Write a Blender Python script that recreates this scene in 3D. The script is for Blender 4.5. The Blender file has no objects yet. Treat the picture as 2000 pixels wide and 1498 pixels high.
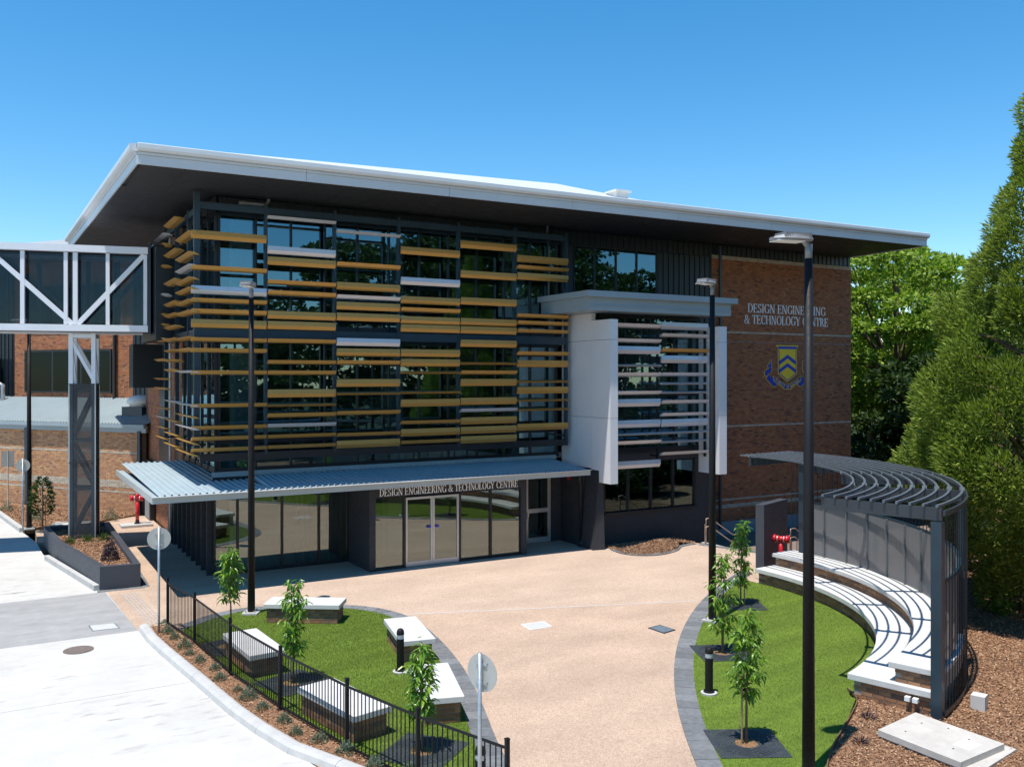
import bpy, bmesh, math, random
import numpy as np
from mathutils import Matrix, Vector

random.seed(7)
RNG = np.random.default_rng(11)
S = bpy.context.scene
COL = S.collection
R = math.radians

# ------------------------------------------------------------------ camera, sky, sun, exposure
cam_data = bpy.data.cameras.new('camera')
cam = bpy.data.objects.new('camera', cam_data)
COL.objects.link(cam)
cam_data.sensor_fit = 'HORIZONTAL'
cam_data.sensor_width = 36.0
cam_data.lens = 31.5
cam_data.shift_y = -0.007
cam_data.clip_start = 0.1
cam_data.clip_end = 3000
cam.location = (0, 0, 6.6)
cam.rotation_euler = (R(90), 0, R(-30))
S.camera = cam

SUN = Vector((-0.27, -0.115, 1.0)).normalized()      # direction towards the sun
W = bpy.data.worlds.new('World')
S.world = W
W.use_nodes = True
wn = W.node_tree.nodes
wl = W.node_tree.links
wn.clear()
sky = wn.new('ShaderNodeTexSky')
sky.sky_type = 'NISHITA'
sky.sun_disc = False
sky.sun_elevation = math.asin(SUN.z)
sky.sun_rotation = math.atan2(SUN.x, SUN.y)
sky.altitude = 50
sky.air_density = 1.0
sky.dust_density = 0.0
sky.ozone_density = 3.0
hs = wn.new('ShaderNodeHueSaturation')
hs.inputs['Hue'].default_value = 0.493
hs.inputs['Saturation'].default_value = 1.34
bg = wn.new('ShaderNodeBackground')
bg.inputs['Strength'].default_value = 0.122
wo = wn.new('ShaderNodeOutputWorld')
wl.new(sky.outputs[0], hs.inputs['Color'])
wl.new(hs.outputs[0], bg.inputs[0])
wl.new(bg.outputs[0], wo.inputs[0])

sd = bpy.data.lights.new('sun', 'SUN')
sd.energy = 4.2
sd.angle = R(0.5)
sd.color = (1.0, 0.955, 0.89)
so = bpy.data.objects.new('sun', sd)
COL.objects.link(so)
so.location = (-20, -10, 60)
so.rotation_euler = SUN.to_track_quat('Z', 'Y').to_euler()

S.view_settings.view_transform = 'Standard'
S.view_settings.look = 'None'
S.view_settings.exposure = 0.62
S.view_settings.gamma = 1.0
S.view_settings.use_curve_mapping = False

# ------------------------------------------------------------------ materials
MATS = {}
def nodes_of(name):
    m = bpy.data.materials.new(name)
    m.use_nodes = True
    nt = m.node_tree
    b = nt.nodes['Principled BSDF']
    MATS[name] = m
    return m, nt, b

def ramp(nt, fac, stops):
    r = nt.nodes.new('ShaderNodeValToRGB')
    e = r.color_ramp.elements
    while len(e) < len(stops):
        e.new(0.5)
    for i, (p, c) in enumerate(stops):
        e[i].position = p
        e[i].color = (c[0], c[1], c[2], 1) if len(c) == 3 else c
    nt.links.new(fac, r.inputs[0])
    return r.outputs[0]

def noise(nt, scale, detail=4, rough=0.55, coord='Object', stretch=None):
    tc = nt.nodes.new('ShaderNodeTexCoord')
    out = tc.outputs[coord]
    if stretch:
        mp = nt.nodes.new('ShaderNodeMapping')
        mp.inputs['Scale'].default_value = stretch
        nt.links.new(out, mp.inputs[0])
        out = mp.outputs[0]
    n = nt.nodes.new('ShaderNodeTexNoise')
    n.inputs['Scale'].default_value = scale
    n.inputs['Detail'].default_value = detail
    n.inputs['Roughness'].default_value = rough
    nt.links.new(out, n.inputs['Vector'])
    return n.outputs[0]

def mixc(nt, fac, a, b, mode='MIX'):
    x = nt.nodes.new('ShaderNodeMix')
    x.data_type = 'RGBA'
    x.blend_type = mode
    for s, v in ((x.inputs[0], fac), (x.inputs[6], a), (x.inputs[7], b)):
        if isinstance(v, (int, float)):
            s.default_value = v
        elif isinstance(v, tuple):
            s.default_value = (*v, 1) if len(v) == 3 else v
        else:
            nt.links.new(v, s)
    return x.outputs[2]

def bump(nt, b, h, strength, dist=0.02):
    n = nt.nodes.new('ShaderNodeBump')
    n.inputs['Strength'].default_value = strength
    n.inputs['Distance'].default_value = dist
    nt.links.new(h, n.inputs['Height'])
    nt.links.new(n.outputs[0], b.inputs['Normal'])

def paint(name, col, rough=0.5, metal=0.0, var=0.12, scale=3.0, bmp=0.0, spec=0.5):
    """painted metal, render, plastic: slight unevenness of tone and gloss"""
    m, nt, b = nodes_of(name)
    f = noise(nt, scale, 5, 0.6)
    d = tuple(max(0, c * (1 - var)) for c in col)
    l = tuple(min(1, c * (1 + var)) for c in col)
    nt.links.new(ramp(nt, f, [(0.3, d), (0.7, l)]), b.inputs['Base Color'])
    f2 = noise(nt, scale * 6, 3, 0.6)
    rr = ramp(nt, f2, [(0.3, (rough * .85,) * 3), (0.7, (min(1, rough * 1.15),) * 3)])
    nt.links.new(rr, b.inputs['Roughness'])
    b.inputs['Metallic'].default_value = metal
    b.inputs['Specular IOR Level'].default_value = spec
    if bmp:
        bump(nt, b, noise(nt, scale * 25, 4, 0.6), bmp, 0.01)
    return m

upright_m = paint('screen_upright_paint', (0.11, 0.12, 0.13), 0.45, 0.0, 0.1, 2)
pergola_bar = paint('pergola_bar', (0.10, 0.115, 0.13), 0.42, 0.0, 0.12, 2)
pergola_steel = paint('pergola_steel', (0.028, 0.034, 0.042), 0.4, 0.0, 0.15, 2)
dark_steel = paint('dark_steel', (0.010, 0.012, 0.016), 0.38, 0.0, 0.15, 2)
blue_steel = paint('blue_grey_steel', (0.015, 0.034, 0.052), 0.35, 0.0, 0.15, 2)
black_metal = paint('black_powdercoat', (0.008, 0.008, 0.009), 0.6, 0.0, 0.15, 3, 0.0, 0.25)
cladding_m = paint('dark_ribbed_cladding', (0.009, 0.016, 0.022), 0.4, 0.0, 0.15, 1)
soffit_m = paint('soffit_sheet', (0.018, 0.019, 0.022), 0.6, 0.0, 0.12, .5)
charcoal = paint('charcoal_render', (0.028, 0.029, 0.034), 0.75, 0.0, 0.12, 1.2, 0.15)
charcoal_block = paint('charcoal_planter_paint', (0.045, 0.05, 0.062), 0.6, 0.0, 0.12, 1.5, 0.12)
white_panel = paint('white_panel', (0.66, 0.66, 0.67), 0.4, 0.0, 0.03, .8)
white_steel = paint('white_steel', (0.72, 0.73, 0.76), 0.4, 0.0, 0.04, 1)
fascia_m = paint('pale_grey_fascia', (0.55, 0.57, 0.58), 0.4, 0.0, 0.05, .7)
roof_m = paint('pale_roof_sheet', (0.62, 0.64, 0.65), 0.35, 0.0, 0.05, .7)
small_roof_m = paint('grey_colour_steel', (0.27, 0.33, 0.36), 0.4, 0.0, 0.06, .7)
annex_m = paint('annex_roof_sheet', (0.33, 0.39, 0.41), 0.35, 0.0, 0.06, .7)
canopy_m = paint('canopy_sheet', (0.31, 0.38, 0.41), 0.6, 0.0, 0.06, 1)
canopy_edge = paint('canopy_edge', (0.40, 0.43, 0.42), 0.35, 0.0, 0.05, 1)
gold_m = paint('gold_anodised', (0.49, 0.275, 0.07), 0.38, 0.35, 0.06, 1)
silver_m = paint('silver_white_louvre', (0.60, 0.61, 0.64), 0.36, 0.45, 0.04, 1)
lamp_m = paint('lamp_casting', (0.20, 0.205, 0.21), 0.55, 0.2, 0.06, 6)
alu = paint('brushed_aluminium', (0.55, 0.55, 0.55), 0.35, 0.6, 0.06, 4)
gal = paint('galvanised_steel', (0.42, 0.44, 0.45), 0.45, 0.7, 0.15, 6)
sign_back = paint('sign_back', (0.40, 0.40, 0.37), 0.5, 0.3, 0.06, 3)
red_m = paint('red_enamel', (0.50, 0.012, 0.02), 0.3, 0.0, 0.08, 4)
bronze_rail = paint('bronze_rail', (0.42, 0.30, 0.23), 0.4, 0.4, 0.08, 4)
white_plastic = paint('white_plastic', (0.75, 0.75, 0.73), 0.4, 0.0, 0.03, 4)
letter_white = paint('white_lettering', (0.86, 0.86, 0.87), 0.45, 0.0, 0.02, 3)
crest_yellow = paint('crest_yellow', (0.80, 0.56, 0.01), 0.45, 0.0, 0.04, 3)
crest_blue = paint('crest_blue', (0.015, 0.035, 0.36), 0.45, 0.0, 0.05, 3)
interior_wall = paint('interior_wall', (0.25, 0.26, 0.25), 0.7, 0.0, 0.1, 1)
interior_floor = paint('interior_floor', (0.30, 0.29, 0.26), 0.6, 0.0, 0.1, 1)
interior_pale = paint('interior_pale', (0.60, 0.61, 0.58), 0.7, 0.0, 0.06, 1)
slab_m = paint('precast_concrete', (0.53, 0.52, 0.50), 0.75, 0.0, 0.06, 2.5, 0.2)
kerb_m = paint('kerb_concrete', (0.43, 0.42, 0.40), 0.8, 0.0, 0.1, 3, 0.2)
pit_m = paint('pit_concrete', (0.46, 0.43, 0.39), 0.85, 0.0, 0.12, 3, 0.3)
plinth_m = paint('painted_plinth', (0.27, 0.29, 0.31), 0.6, 0.0, 0.08, 2)
grate_m = paint('cast_iron_grate', (0.05, 0.058, 0.07), 0.5, 0.2, 0.2, 8, 0.1)
bark_m = paint('bark', (0.16, 0.10, 0.065), 0.9, 0.0, 0.3, 12, 0.5)
stake_m = paint('timber_stake', (0.30, 0.19, 0.10), 0.85, 0.0, 0.2, 10, 0.2)
vent_m = paint('roof_vent', (0.72, 0.70, 0.66), 0.5, 0.0, 0.06, 3)
lid_m = paint('cover_infill', (0.48, 0.48, 0.46), 0.6, 0.0, 0.08, 8)
blue_lid_m = paint('steel_cover', (0.22, 0.28, 0.33), 0.45, 0.5, 0.2, 12)
rust_lid = paint('iron_lid', (0.17, 0.135, 0.115), 0.7, 0.2, 0.2, 9, 0.2)
timber_m = paint('timber_edging', (0.13, 0.075, 0.04), 0.8, 0.0, 0.2, 6, 0.2)

def brick_mat(name, stops, mortar=False):
    m, nt, b = nodes_of(name)
    g = nt.nodes.new('ShaderNodeNewGeometry')
    oi = nt.nodes.new('ShaderNodeObjectInfo')
    ad = nt.nodes.new('ShaderNodeMath'); ad.operation = 'ADD'
    nt.links.new(g.outputs['Random Per Island'], ad.inputs[0])
    nt.links.new(oi.outputs['Random'], ad.inputs[1])
    fr = nt.nodes.new('ShaderNodeMath'); fr.operation = 'FRACT'
    nt.links.new(ad.outputs[0], fr.inputs[0])
    c = ramp(nt, fr.outputs[0], stops)
    n = noise(nt, 9, 5, 0.65)
    c2 = mixc(nt, 1.0, c, ramp(nt, n, [(0.3, (0.72,) * 3), (0.7, (1.15,) * 3)]), 'MULTIPLY')
    nt.links.new(c2, b.inputs['Base Color'])
    b.inputs['Roughness'].default_value = 0.85
    bump(nt, b, noise(nt, 120, 3, 0.6), 0.25, 0.006)
    return m
brick_m = brick_mat('red_brown_brick', [(0.0, (0.31, 0.115, 0.05)), (0.3, (0.38, 0.14, 0.058)), (0.55, (0.44, 0.175, 0.075)),
                                        (0.8, (0.32, 0.13, 0.065)), (0.9, (0.15, 0.07, 0.045)), (1.0, (0.48, 0.22, 0.10))])
brick_l = brick_mat('orange_brick', [(0.0, (0.40, 0.20, 0.10)), (0.35, (0.50, 0.26, 0.125)), (0.6, (0.56, 0.32, 0.16)),
                                     (0.85, (0.40, 0.21, 0.12)), (0.93, (0.27, 0.145, 0.095)), (1.0, (0.60, 0.36, 0.20))])
brick_c = brick_mat('cream_brick', [(0.0, (0.42, 0.36, 0.28)), (0.5, (0.50, 0.43, 0.34)), (1.0, (0.56, 0.48, 0.37))])
brick_b = brick_mat('bench_brick', [(0.0, (0.22, 0.10, 0.05)), (0.35, (0.29, 0.14, 0.065)), (0.6, (0.35, 0.18, 0.085)),
                                    (0.85, (0.20, 0.11, 0.065)), (0.93, (0.13, 0.075, 0.055)), (1.0, (0.38, 0.21, 0.11))])
mortar_m = paint('mortar', (0.27, 0.235, 0.20), 0.9, 0.0, 0.1, 5)
mortar_d = paint('brown_mortar', (0.13, 0.07, 0.048), 0.9, 0.0, 0.1, 5)

def ground_mat(name, stops, scale, speck=None, rough=0.85, bmp=0.3, big=None, stain=None):
    m, nt, b = nodes_of(name)
    c = ramp(nt, noise(nt, scale, 6, 0.65), stops)
    if big:                                   # broad unevenness
        c = mixc(nt, 1.0, c, ramp(nt, noise(nt, big[0], 4, 0.55, stretch=big[2] if len(big) > 2 else None), [(0.3, (1 - big[1],) * 3), (0.7, (1 + big[1],) * 3)]), 'MULTIPLY')
    if speck:                                 # pebbles
        tc = nt.nodes.new('ShaderNodeTexCoord')
        v = nt.nodes.new('ShaderNodeTexVoronoi')
        v.inputs['Scale'].default_value = speck[0]
        nt.links.new(tc.outputs['Object'], v.inputs['Vector'])
        hsv = ramp(nt, v.outputs['Color'], [(0.15, speck[1]), (0.5, (1, 1, 1)), (0.85, speck[2])])
        c = mixc(nt, 1.0, c, hsv, 'MULTIPLY')
    if stain:                                 # scuffs and tyre marks with a shape of their own
        f = noise(nt, stain[0], 6, 0.7, stretch=stain[2])
        f = ramp(nt, f, [(stain[3], (0, 0, 0)), (stain[4], (1, 1, 1))])
        g = ramp(nt, noise(nt, .30, 3, 0.5), [(0.46, (0, 0, 0)), (0.60, (1, 1, 1))])
        c = mixc(nt, mixc(nt, 1.0, f, g, 'MULTIPLY'), c, stain[1])
    nt.links.new(c, b.inputs['Base Color'])
    b.inputs['Roughness'].default_value = rough
    b.inputs['Specular IOR Level'].default_value = 0.25
    bump(nt, b, noise(nt, scale * 4, 5, 0.7), bmp, 0.01)
    return m
road_m = ground_mat('road_concrete', [(0.25, (0.455, 0.437, 0.405)), (0.75, (0.515, 0.497, 0.465))], 2.2, big=(.35, .07),
                    stain=(1.9, (0.25, 0.235, 0.215), (0.6, 2.2, 1), 0.55, 0.70))
strip_m = ground_mat('grey_concrete', [(0.25, (0.27, 0.265, 0.26)), (0.75, (0.335, 0.33, 0.32))], 2.5, big=(.5, .10, (1, 3.5, 1)),
                     stain=(2.0, (0.25, 0.24, 0.24), (0.4, 2.5, 1), 0.55, 0.8))
plaza_m = ground_mat('exposed_aggregate', [(0.25, (0.405, 0.295, 0.217)), (0.75, (0.465, 0.345, 0.26))], 7, speck=(60, (0.76, 0.70, 0.66), (1.15, 1.15, 1.15)), big=(.4, .13, (1, 1.8, 1)))
plaza_pale = ground_mat('pale_aggregate', [(0.25, (0.43, 0.322, 0.244)), (0.75, (0.485, 0.37, 0.287))], 7, speck=(60, (0.78, 0.72, 0.69), (1.13, 1.13, 1.13)), big=(.4, .10, (1, 1.8, 1)))
mulch_m = ground_mat('bark_mulch', [(0.25, (0.13, 0.065, 0.036)), (0.5, (0.24, 0.13, 0.072)), (0.75, (0.35, 0.21, 0.125))], 26, rough=.95, bmp=.9, big=(.6, .15))
ground_m = ground_mat('bare_ground', [(0.25, (0.035, 0.045, 0.02)), (0.75, (0.06, 0.07, 0.03))], 1.2, rough=.95)
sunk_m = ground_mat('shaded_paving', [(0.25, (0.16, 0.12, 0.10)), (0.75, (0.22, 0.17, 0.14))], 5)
turf_m = ground_mat('turf_base', [(0.25, (0.085, 0.138, 0.014)), (0.75, (0.125, 0.182, 0.024))], 9, rough=.9, bmp=.5, big=(.7, .22, (.5, 2.4, 1)))
paver_m = brick_mat('bluestone_paver', [(0.0, (0.115, 0.12, 0.125)), (0.5, (0.15, 0.155, 0.16)), (1.0, (0.19, 0.195, 0.20))])

def chip_mat(name, stops, rough=.9, trans=0.0, spec=.3):
    m, nt, b = nodes_of(name)
    g = nt.nodes.new('ShaderNodeNewGeometry')
    oi = nt.nodes.new('ShaderNodeObjectInfo')
    ad = nt.nodes.new('ShaderNodeMath'); ad.operation = 'ADD'
    nt.links.new(g.outputs['Random Per Island'], ad.inputs[0])
    nt.links.new(oi.outputs['Random'], ad.inputs[1])
    fr = nt.nodes.new('ShaderNodeMath'); fr.operation = 'FRACT'
    nt.links.new(ad.outputs[0], fr.inputs[0])
    c = ramp(nt, fr.outputs[0], stops)
    nt.links.new(c, b.inputs['Base Color'])
    b.inputs['Roughness'].default_value = rough
    b.inputs['Specular IOR Level'].default_value = spec
    if trans:
        t = nt.nodes.new('ShaderNodeBsdfTranslucent')
        nt.links.new(mixc(nt, 1.0, c, (1.35, 1.5, 0.6), 'MULTIPLY'), t.inputs[0])
        mx = nt.nodes.new('ShaderNodeMixShader')
        mx.inputs[0].default_value = trans
        nt.links.new(b.outputs[0], mx.inputs[1])
        nt.links.new(t.outputs[0], mx.inputs[2])
        nt.links.new(mx.outputs[0], nt.nodes['Material Output'].inputs[0])
    return m
chips_m = chip_mat('bark_chips', [(0, (0.13, 0.065, 0.038)), (0.4, (0.28, 0.15, 0.082)), (0.75, (0.40, 0.24, 0.14)), (1, (0.52, 0.36, 0.23))])
blade_m = chip_mat('turf_blades', [(0, (0.07, 0.118, 0.012)), (0.5, (0.122, 0.178, 0.024)), (1, (0.21, 0.25, 0.05))], .6, .25)
young_leaf = chip_mat('young_leaf', [(0, (0.06, 0.15, 0.015)), (0.6, (0.13, 0.26, 0.025)), (1, (0.26, 0.38, 0.05))], .32, .35, .5)
conifer_leaf = chip_mat('conifer_spray', [(0, (0.075, 0.125, 0.018)), (0.5, (0.165, 0.225, 0.034)), (1, (0.28, 0.325, 0.06))], .75, .25, .2)
decid_leaf = chip_mat('broad_leaf', [(0, (0.085, 0.16, 0.018)), (0.5, (0.20, 0.30, 0.032)), (1, (0.33, 0.41, 0.06))], .6, .3)
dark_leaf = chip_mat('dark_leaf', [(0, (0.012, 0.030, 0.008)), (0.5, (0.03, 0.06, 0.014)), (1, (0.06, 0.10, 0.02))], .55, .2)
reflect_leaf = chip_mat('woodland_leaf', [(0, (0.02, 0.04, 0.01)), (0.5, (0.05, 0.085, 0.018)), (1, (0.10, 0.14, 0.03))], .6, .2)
sage_leaf = chip_mat('sage_leaf', [(0, (0.07, 0.10, 0.065)), (0.5, (0.13, 0.17, 0.12)), (1, (0.21, 0.25, 0.18))], .7, .2)
strap_leaf = chip_mat('strap_leaf', [(0, (0.03, 0.07, 0.015)), (1, (0.09, 0.15, 0.03))], .5, .2)
purple_leaf = chip_mat('dark_purple_leaf', [(0, (0.03, 0.02, 0.03)), (1, (0.07, 0.05, 0.07))], .6, .1)

def glass_mat(name, tint, refl, rcol=(0.92, 0.97, 1.0)):
    m = bpy.data.materials.new(name); m.use_nodes = True
    nt = m.node_tree; nt.nodes.clear()
    o = nt.nodes.new('ShaderNodeOutputMaterial')
    t = nt.nodes.new('ShaderNodeBsdfTransparent'); t.inputs[0].default_value = (*tint, 1)
    g = nt.nodes.new('ShaderNodeBsdfGlossy'); g.inputs['Roughness'].default_value = 0.0
    g.inputs[0].default_value = (*rcol, 1)
    fc = nt.nodes.new('ShaderNodeLayerWeight'); fc.inputs['Blend'].default_value = 0.5
    pw = nt.nodes.new('ShaderNodeMath'); pw.operation = 'POWER'; pw.inputs[1].default_value = 5.0
    nt.links.new(fc.outputs['Facing'], pw.inputs[0])
    ad = nt.nodes.new('ShaderNodeMath'); ad.operation = 'ADD'; ad.use_clamp = True
    ad.inputs[1].default_value = refl
    nt.links.new(pw.outputs[0], ad.inputs[0])
    # float glass is never quite flat: faint roll-wave
    mx = nt.nodes.new('ShaderNodeMixShader')
    tc = nt.nodes.new('ShaderNodeTexCoord')
    nz = nt.nodes.new('ShaderNodeTexNoise'); nz.inputs['Scale'].default_value = 0.9; nz.inputs['Detail'].default_value = 1
    nt.links.new(tc.outputs['Object'], nz.inputs['Vector'])
    bp = nt.nodes.new('ShaderNodeBump'); bp.inputs['Strength'].default_value = 0.03; bp.inputs['Distance'].default_value = 0.05
    nt.links.new(nz.outputs[0], bp.inputs['Height'])
    nt.links.new(bp.outputs[0], g.inputs['Normal'])
    nt.links.new(ad.outputs[0], mx.inputs[0])
    nt.links.new(t.outputs[0], mx.inputs[1]); nt.links.new(g.outputs[0], mx.inputs[2])
    nt.links.new(mx.outputs[0], o.inputs[0])
    return m
glass_m = glass_mat('tinted_glass', (0.52, 0.62, 0.63), 0.17, (0.55, 0.86, 1.0))
lobby_glass = glass_mat('lobby_glass', (0.66, 0.70, 0.67), 0.17, (.88, .97, .93))
bridge_glass = glass_mat('bridge_glass', (0.60, 0.63, 0.66), 0.03, (0.5, 0.65, 0.75))
wing_glass = glass_mat('wing_glass', (0.10, 0.13, 0.15), 0.03, (0.4, 0.6, 0.75))

def screen_mat(name, col, solid):
    """fine perforated or woven screen: part opaque, part open"""
    m, nt, b = nodes_of(name)
    b.inputs['Base Color'].default_value = (*col, 1)
    b.inputs['Roughness'].default_value = 0.5
    t = nt.nodes.new('ShaderNodeBsdfTransparent')
    mx = nt.nodes.new('ShaderNodeMixShader'); mx.inputs[0].default_value = solid
    nt.links.new(t.outputs[0], mx.inputs[1]); nt.links.new(b.outputs[0], mx.inputs[2])
    nt.links.new(mx.outputs[0], nt.nodes['Material Output'].inputs[0])
    return m
tower_mesh_m = screen_mat('perforated_screen', (0.05, 0.055, 0.06), 0.55)
pergola_mesh_m = screen_mat('woven_screen', (0.15, 0.15, 0.155), 0.93)

# ------------------------------------------------------------------ helpers
OFF = {}          # world offset of things whose parts are written in world coordinates
def tag(o, label=None, cat=None, group=None, kind=None):
    if label: o['label'] = label
    if cat: o['category'] = cat
    if group: o['group'] = group
    if kind: o['kind'] = kind
    return o

def empty(name, loc=(0, 0, 0), rz=0.0, world=True):
    o = bpy.data.objects.new(name, None)
    o.empty_display_size = 0.2
    COL.objects.link(o)
    o.location = loc
    o.rotation_euler = (0, 0, rz)
    OFF[o] = Vector(loc) if world else Vector((0, 0, 0))
    return o

def link(name, mesh, parent=None, loc=(0, 0, 0), rz=0.0, rot=None, scale=None):
    o = bpy.data.objects.new(name, mesh)
    COL.objects.link(o)
    off = Vector((0, 0, 0))
    if parent is not None:
        o.parent = parent
        off = OFF.get(parent, Vector((0, 0, 0)))
        OFF[o] = off
    o.location = Vector(loc)
    o.rotation_euler = rot if rot else (0, 0, rz)
    if scale: o.scale = scale
    return o

def kids(o):
    return [c for c in list(o.children)]

def copy_tree(o, parent=None):
    c = o.copy()
    COL.objects.link(c)
    if parent is not None: c.parent = parent
    for ch in kids(o):
        copy_tree(ch, c)
    return c

class MB:
    def __init__(self):
        self.v = []; self.f = []; self.mi = []; self.cur = 0
    def add(self, vs, fs):
        n = len(self.v)
        self.v.extend([tuple(p) for p in vs])
        for f in fs:
            self.f.append(tuple(i + n for i in f)); self.mi.append(self.cur)
        return self
    def box(self, x0, y0, z0, x1, y1, z1, M=None):
        vs = [(x0, y0, z0), (x1, y0, z0), (x1, y1, z0), (x0, y1, z0), (x0, y0, z1), (x1, y0, z1), (x1, y1, z1), (x0, y1, z1)]
        if M is not None: vs = [M @ Vector(p) for p in vs]
        return self.add(vs, [(3, 2, 1, 0), (4, 5, 6, 7), (0, 1, 5, 4), (1, 2, 6, 5), (2, 3, 7, 6), (3, 0, 4, 7)])
    def cbox(self, c, s, rz=0.0):
        M = Matrix.Translation(c) @ Matrix.Rotation(rz, 4, 'Z')
        return self.box(-s[0] / 2, -s[1] / 2, -s[2] / 2, s[0] / 2, s[1] / 2, s[2] / 2, M)
    def bar(self, p, q, w, h, up=(0, 0, 1)):
        """rectangular bar from p to q; w sideways, h along up"""
        p, q, up = Vector(p), Vector(q), Vector(up)
        d = (q - p).normalized()
        s = d.cross(up)
        if s.length < 1e-5: s = d.cross(Vector((0, 1, 0)))
        s.normalize(); u = s.cross(d).normalized()
        vs = []
        for c in (p, q):
            for a, b in ((-1, -1), (1, -1), (1, 1), (-1, 1)):
                vs.append(c + s * (a * w / 2) + u * (b * h / 2))
        return self.add(vs, [(0, 1, 2, 3), (7, 6, 5, 4), (0, 4, 5, 1), (1, 5, 6, 2), (2, 6, 7, 3), (3, 7, 4, 0)])
    def tube(self, pts, rad, n=8, cap=True):
        pts = [Vector(p) for p in pts]
        if not hasattr(rad, '__len__'): rad = [rad] * len(pts)
        base = len(self.v); vs = []; fs = []
        ref = None
        for i, p in enumerate(pts):
            d = (pts[min(i + 1, len(pts) - 1)] - pts[max(i - 1, 0)]).normalized()
            if ref is None:
                ref = Vector((1, 0, 0)) if abs(d.x) < .8 else Vector((0, 1, 0))
            a = (ref - d * ref.dot(d)).normalized(); b = d.cross(a); ref = a
            for k in range(n):
                t = 2 * math.pi * k / n
                vs.append(p + (a * math.cos(t) + b * math.sin(t)) * rad[i])
        for i in range(len(pts) - 1):
            for k in range(n):
                k2 = (k + 1) % n
                fs.append((i * n + k, i * n + k2, (i + 1) * n + k2, (i + 1) * n + k))
        if cap:
            fs.append(tuple(range(n - 1, -1, -1)))
            fs.append(tuple((len(pts) - 1) * n + k for k in range(n)))
        return self.add(vs, fs)
    def lathe(self, prof, n=16, c=(0, 0, 0)):
        """profile of (radius, z) about a vertical axis"""
        vs = []; fs = []
        for r, z in prof:
            for k in range(n):
                t = 2 * math.pi * k / n
                vs.append((c[0] + r * math.cos(t), c[1] + r * math.sin(t), c[2] + z))
        for i in range(len(prof) - 1):
            for k in range(n):
                k2 = (k + 1) % n
                fs.append((i * n + k, i * n + k2, (i + 1) * n + k2, (i + 1) * n + k))
        fs.append(tuple(range(n - 1, -1, -1)))
        fs.append(tuple((len(prof) - 1) * n + k for k in range(n)))
        return self.add(vs, fs)
    def prism(self, poly, z0, z1, bottom=True):
        n = len(poly)
        a = sum(poly[i][0] * poly[(i + 1) % n][1] - poly[(i + 1) % n][0] * poly[i][1] for i in range(n))
        if a < 0: poly = poly[::-1]
        vs = [(p[0], p[1], z0) for p in poly] + [(p[0], p[1], z1) for p in poly]
        fs = [tuple(range(n, 2 * n))]
        if bottom: fs.append(tuple(range(n - 1, -1, -1)))
        for i in range(n):
            j = (i + 1) % n
            fs.append((i, j, n + j, n + i))
        return self.add(vs, fs)
    def mesh(self, name, mats, smooth=False):
        me = bpy.data.meshes.new(name)
        me.from_pydata(self.v, [], self.f)
        for m in (mats if isinstance(mats, (list, tuple)) else [mats]):
            me.materials.append(m)
        if any(self.mi): me.polygons.foreach_set('material_index', self.mi)
        if smooth: me.polygons.foreach_set('use_smooth', [True] * len(self.f))
        me.update()
        return me
    def build(self, name, mats, parent=None, smooth=False, kind=None, label=None):
        off = OFF.get(parent, Vector((0, 0, 0))) if parent is not None else Vector((0, 0, 0))
        if off.length > 0:
            self.v = [(p[0] - off.x, p[1] - off.y, p[2] - off.z) for p in self.v]
        o = link(name, self.mesh(name, mats, smooth), parent)
        if kind: o['kind'] = kind
        if label: o['label'] = label
        return o

def sbox(name, mat, parent, *a, **k):
    return MB().box(*a).build(name, mat, parent, **k)

def at(parent, p):
    """world point -> location under parent"""
    return Vector(p) - OFF.get(parent, Vector((0, 0, 0)))

def quads_mesh(name, P, mat):
    """P: (N,k,3) array of separate polygons"""
    n, k = P.shape[0], P.shape[1]
    me = bpy.data.meshes.new(name)
    me.vertices.add(n * k)
    me.vertices.foreach_set('co', P.reshape(-1).astype(np.float32))
    me.loops.add(n * k)
    me.loops.foreach_set('vertex_index', np.arange(n * k, dtype=np.int32))
    me.polygons.add(n)
    me.polygons.foreach_set('loop_start', np.arange(0, n * k, k, dtype=np.int32))
    me.polygons.foreach_set('loop_total', np.full(n, k, dtype=np.int32))
    me.materials.append(mat)
    me.update(calc_edges=True)
    me.validate()
    return me

def unit(a):
    return a / np.maximum(np.linalg.norm(a, axis=-1, keepdims=True), 1e-6)

def cards(c, d, length, width, rng=RNG, nrm=None, jit=.5):
    """leaf shapes (diamonds) at points c along directions d, lying roughly square to nrm"""
    n = len(c)
    d = unit(d)
    f = rng.normal(size=(n, 3))
    if nrm is not None: f = unit(nrm) + f * jit
    s = unit(np.cross(d, unit(f)))
    L = (length * rng.uniform(.7, 1.3, n))[:, None]
    w = (width * rng.uniform(.7, 1.3, n))[:, None]
    return np.stack([c, c + d * L * .5 + s * w * .5, c + d * L, c + d * L * .5 - s * w * .5], axis=1)

def inside(poly, pts):
    x, y = pts[:, 0], pts[:, 1]
    r = np.zeros(len(pts), bool)
    n = len(poly)
    for i in range(n):
        x0, y0 = poly[i]; x1, y1 = poly[(i + 1) % n]
        if y0 == y1: continue
        c = ((y0 > y) != (y1 > y)) & (x < (x1 - x0) * (y - y0) / (y1 - y0) + x0)
        r ^= c
    return r

def scatter(poly, n, rng=RNG):
    p = np.array(poly)
    lo, hi = p.min(0), p.max(0)
    q = rng.uniform(lo, hi, size=(n, 2))
    return q[inside(poly, q)]

def arc(c, r, a0, a1, n):
    return [(c[0] + r * math.cos(R(a0 + (a1 - a0) * i / n)), c[1] + r * math.sin(R(a0 + (a1 - a0) * i / n))) for i in range(n + 1)]

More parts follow.
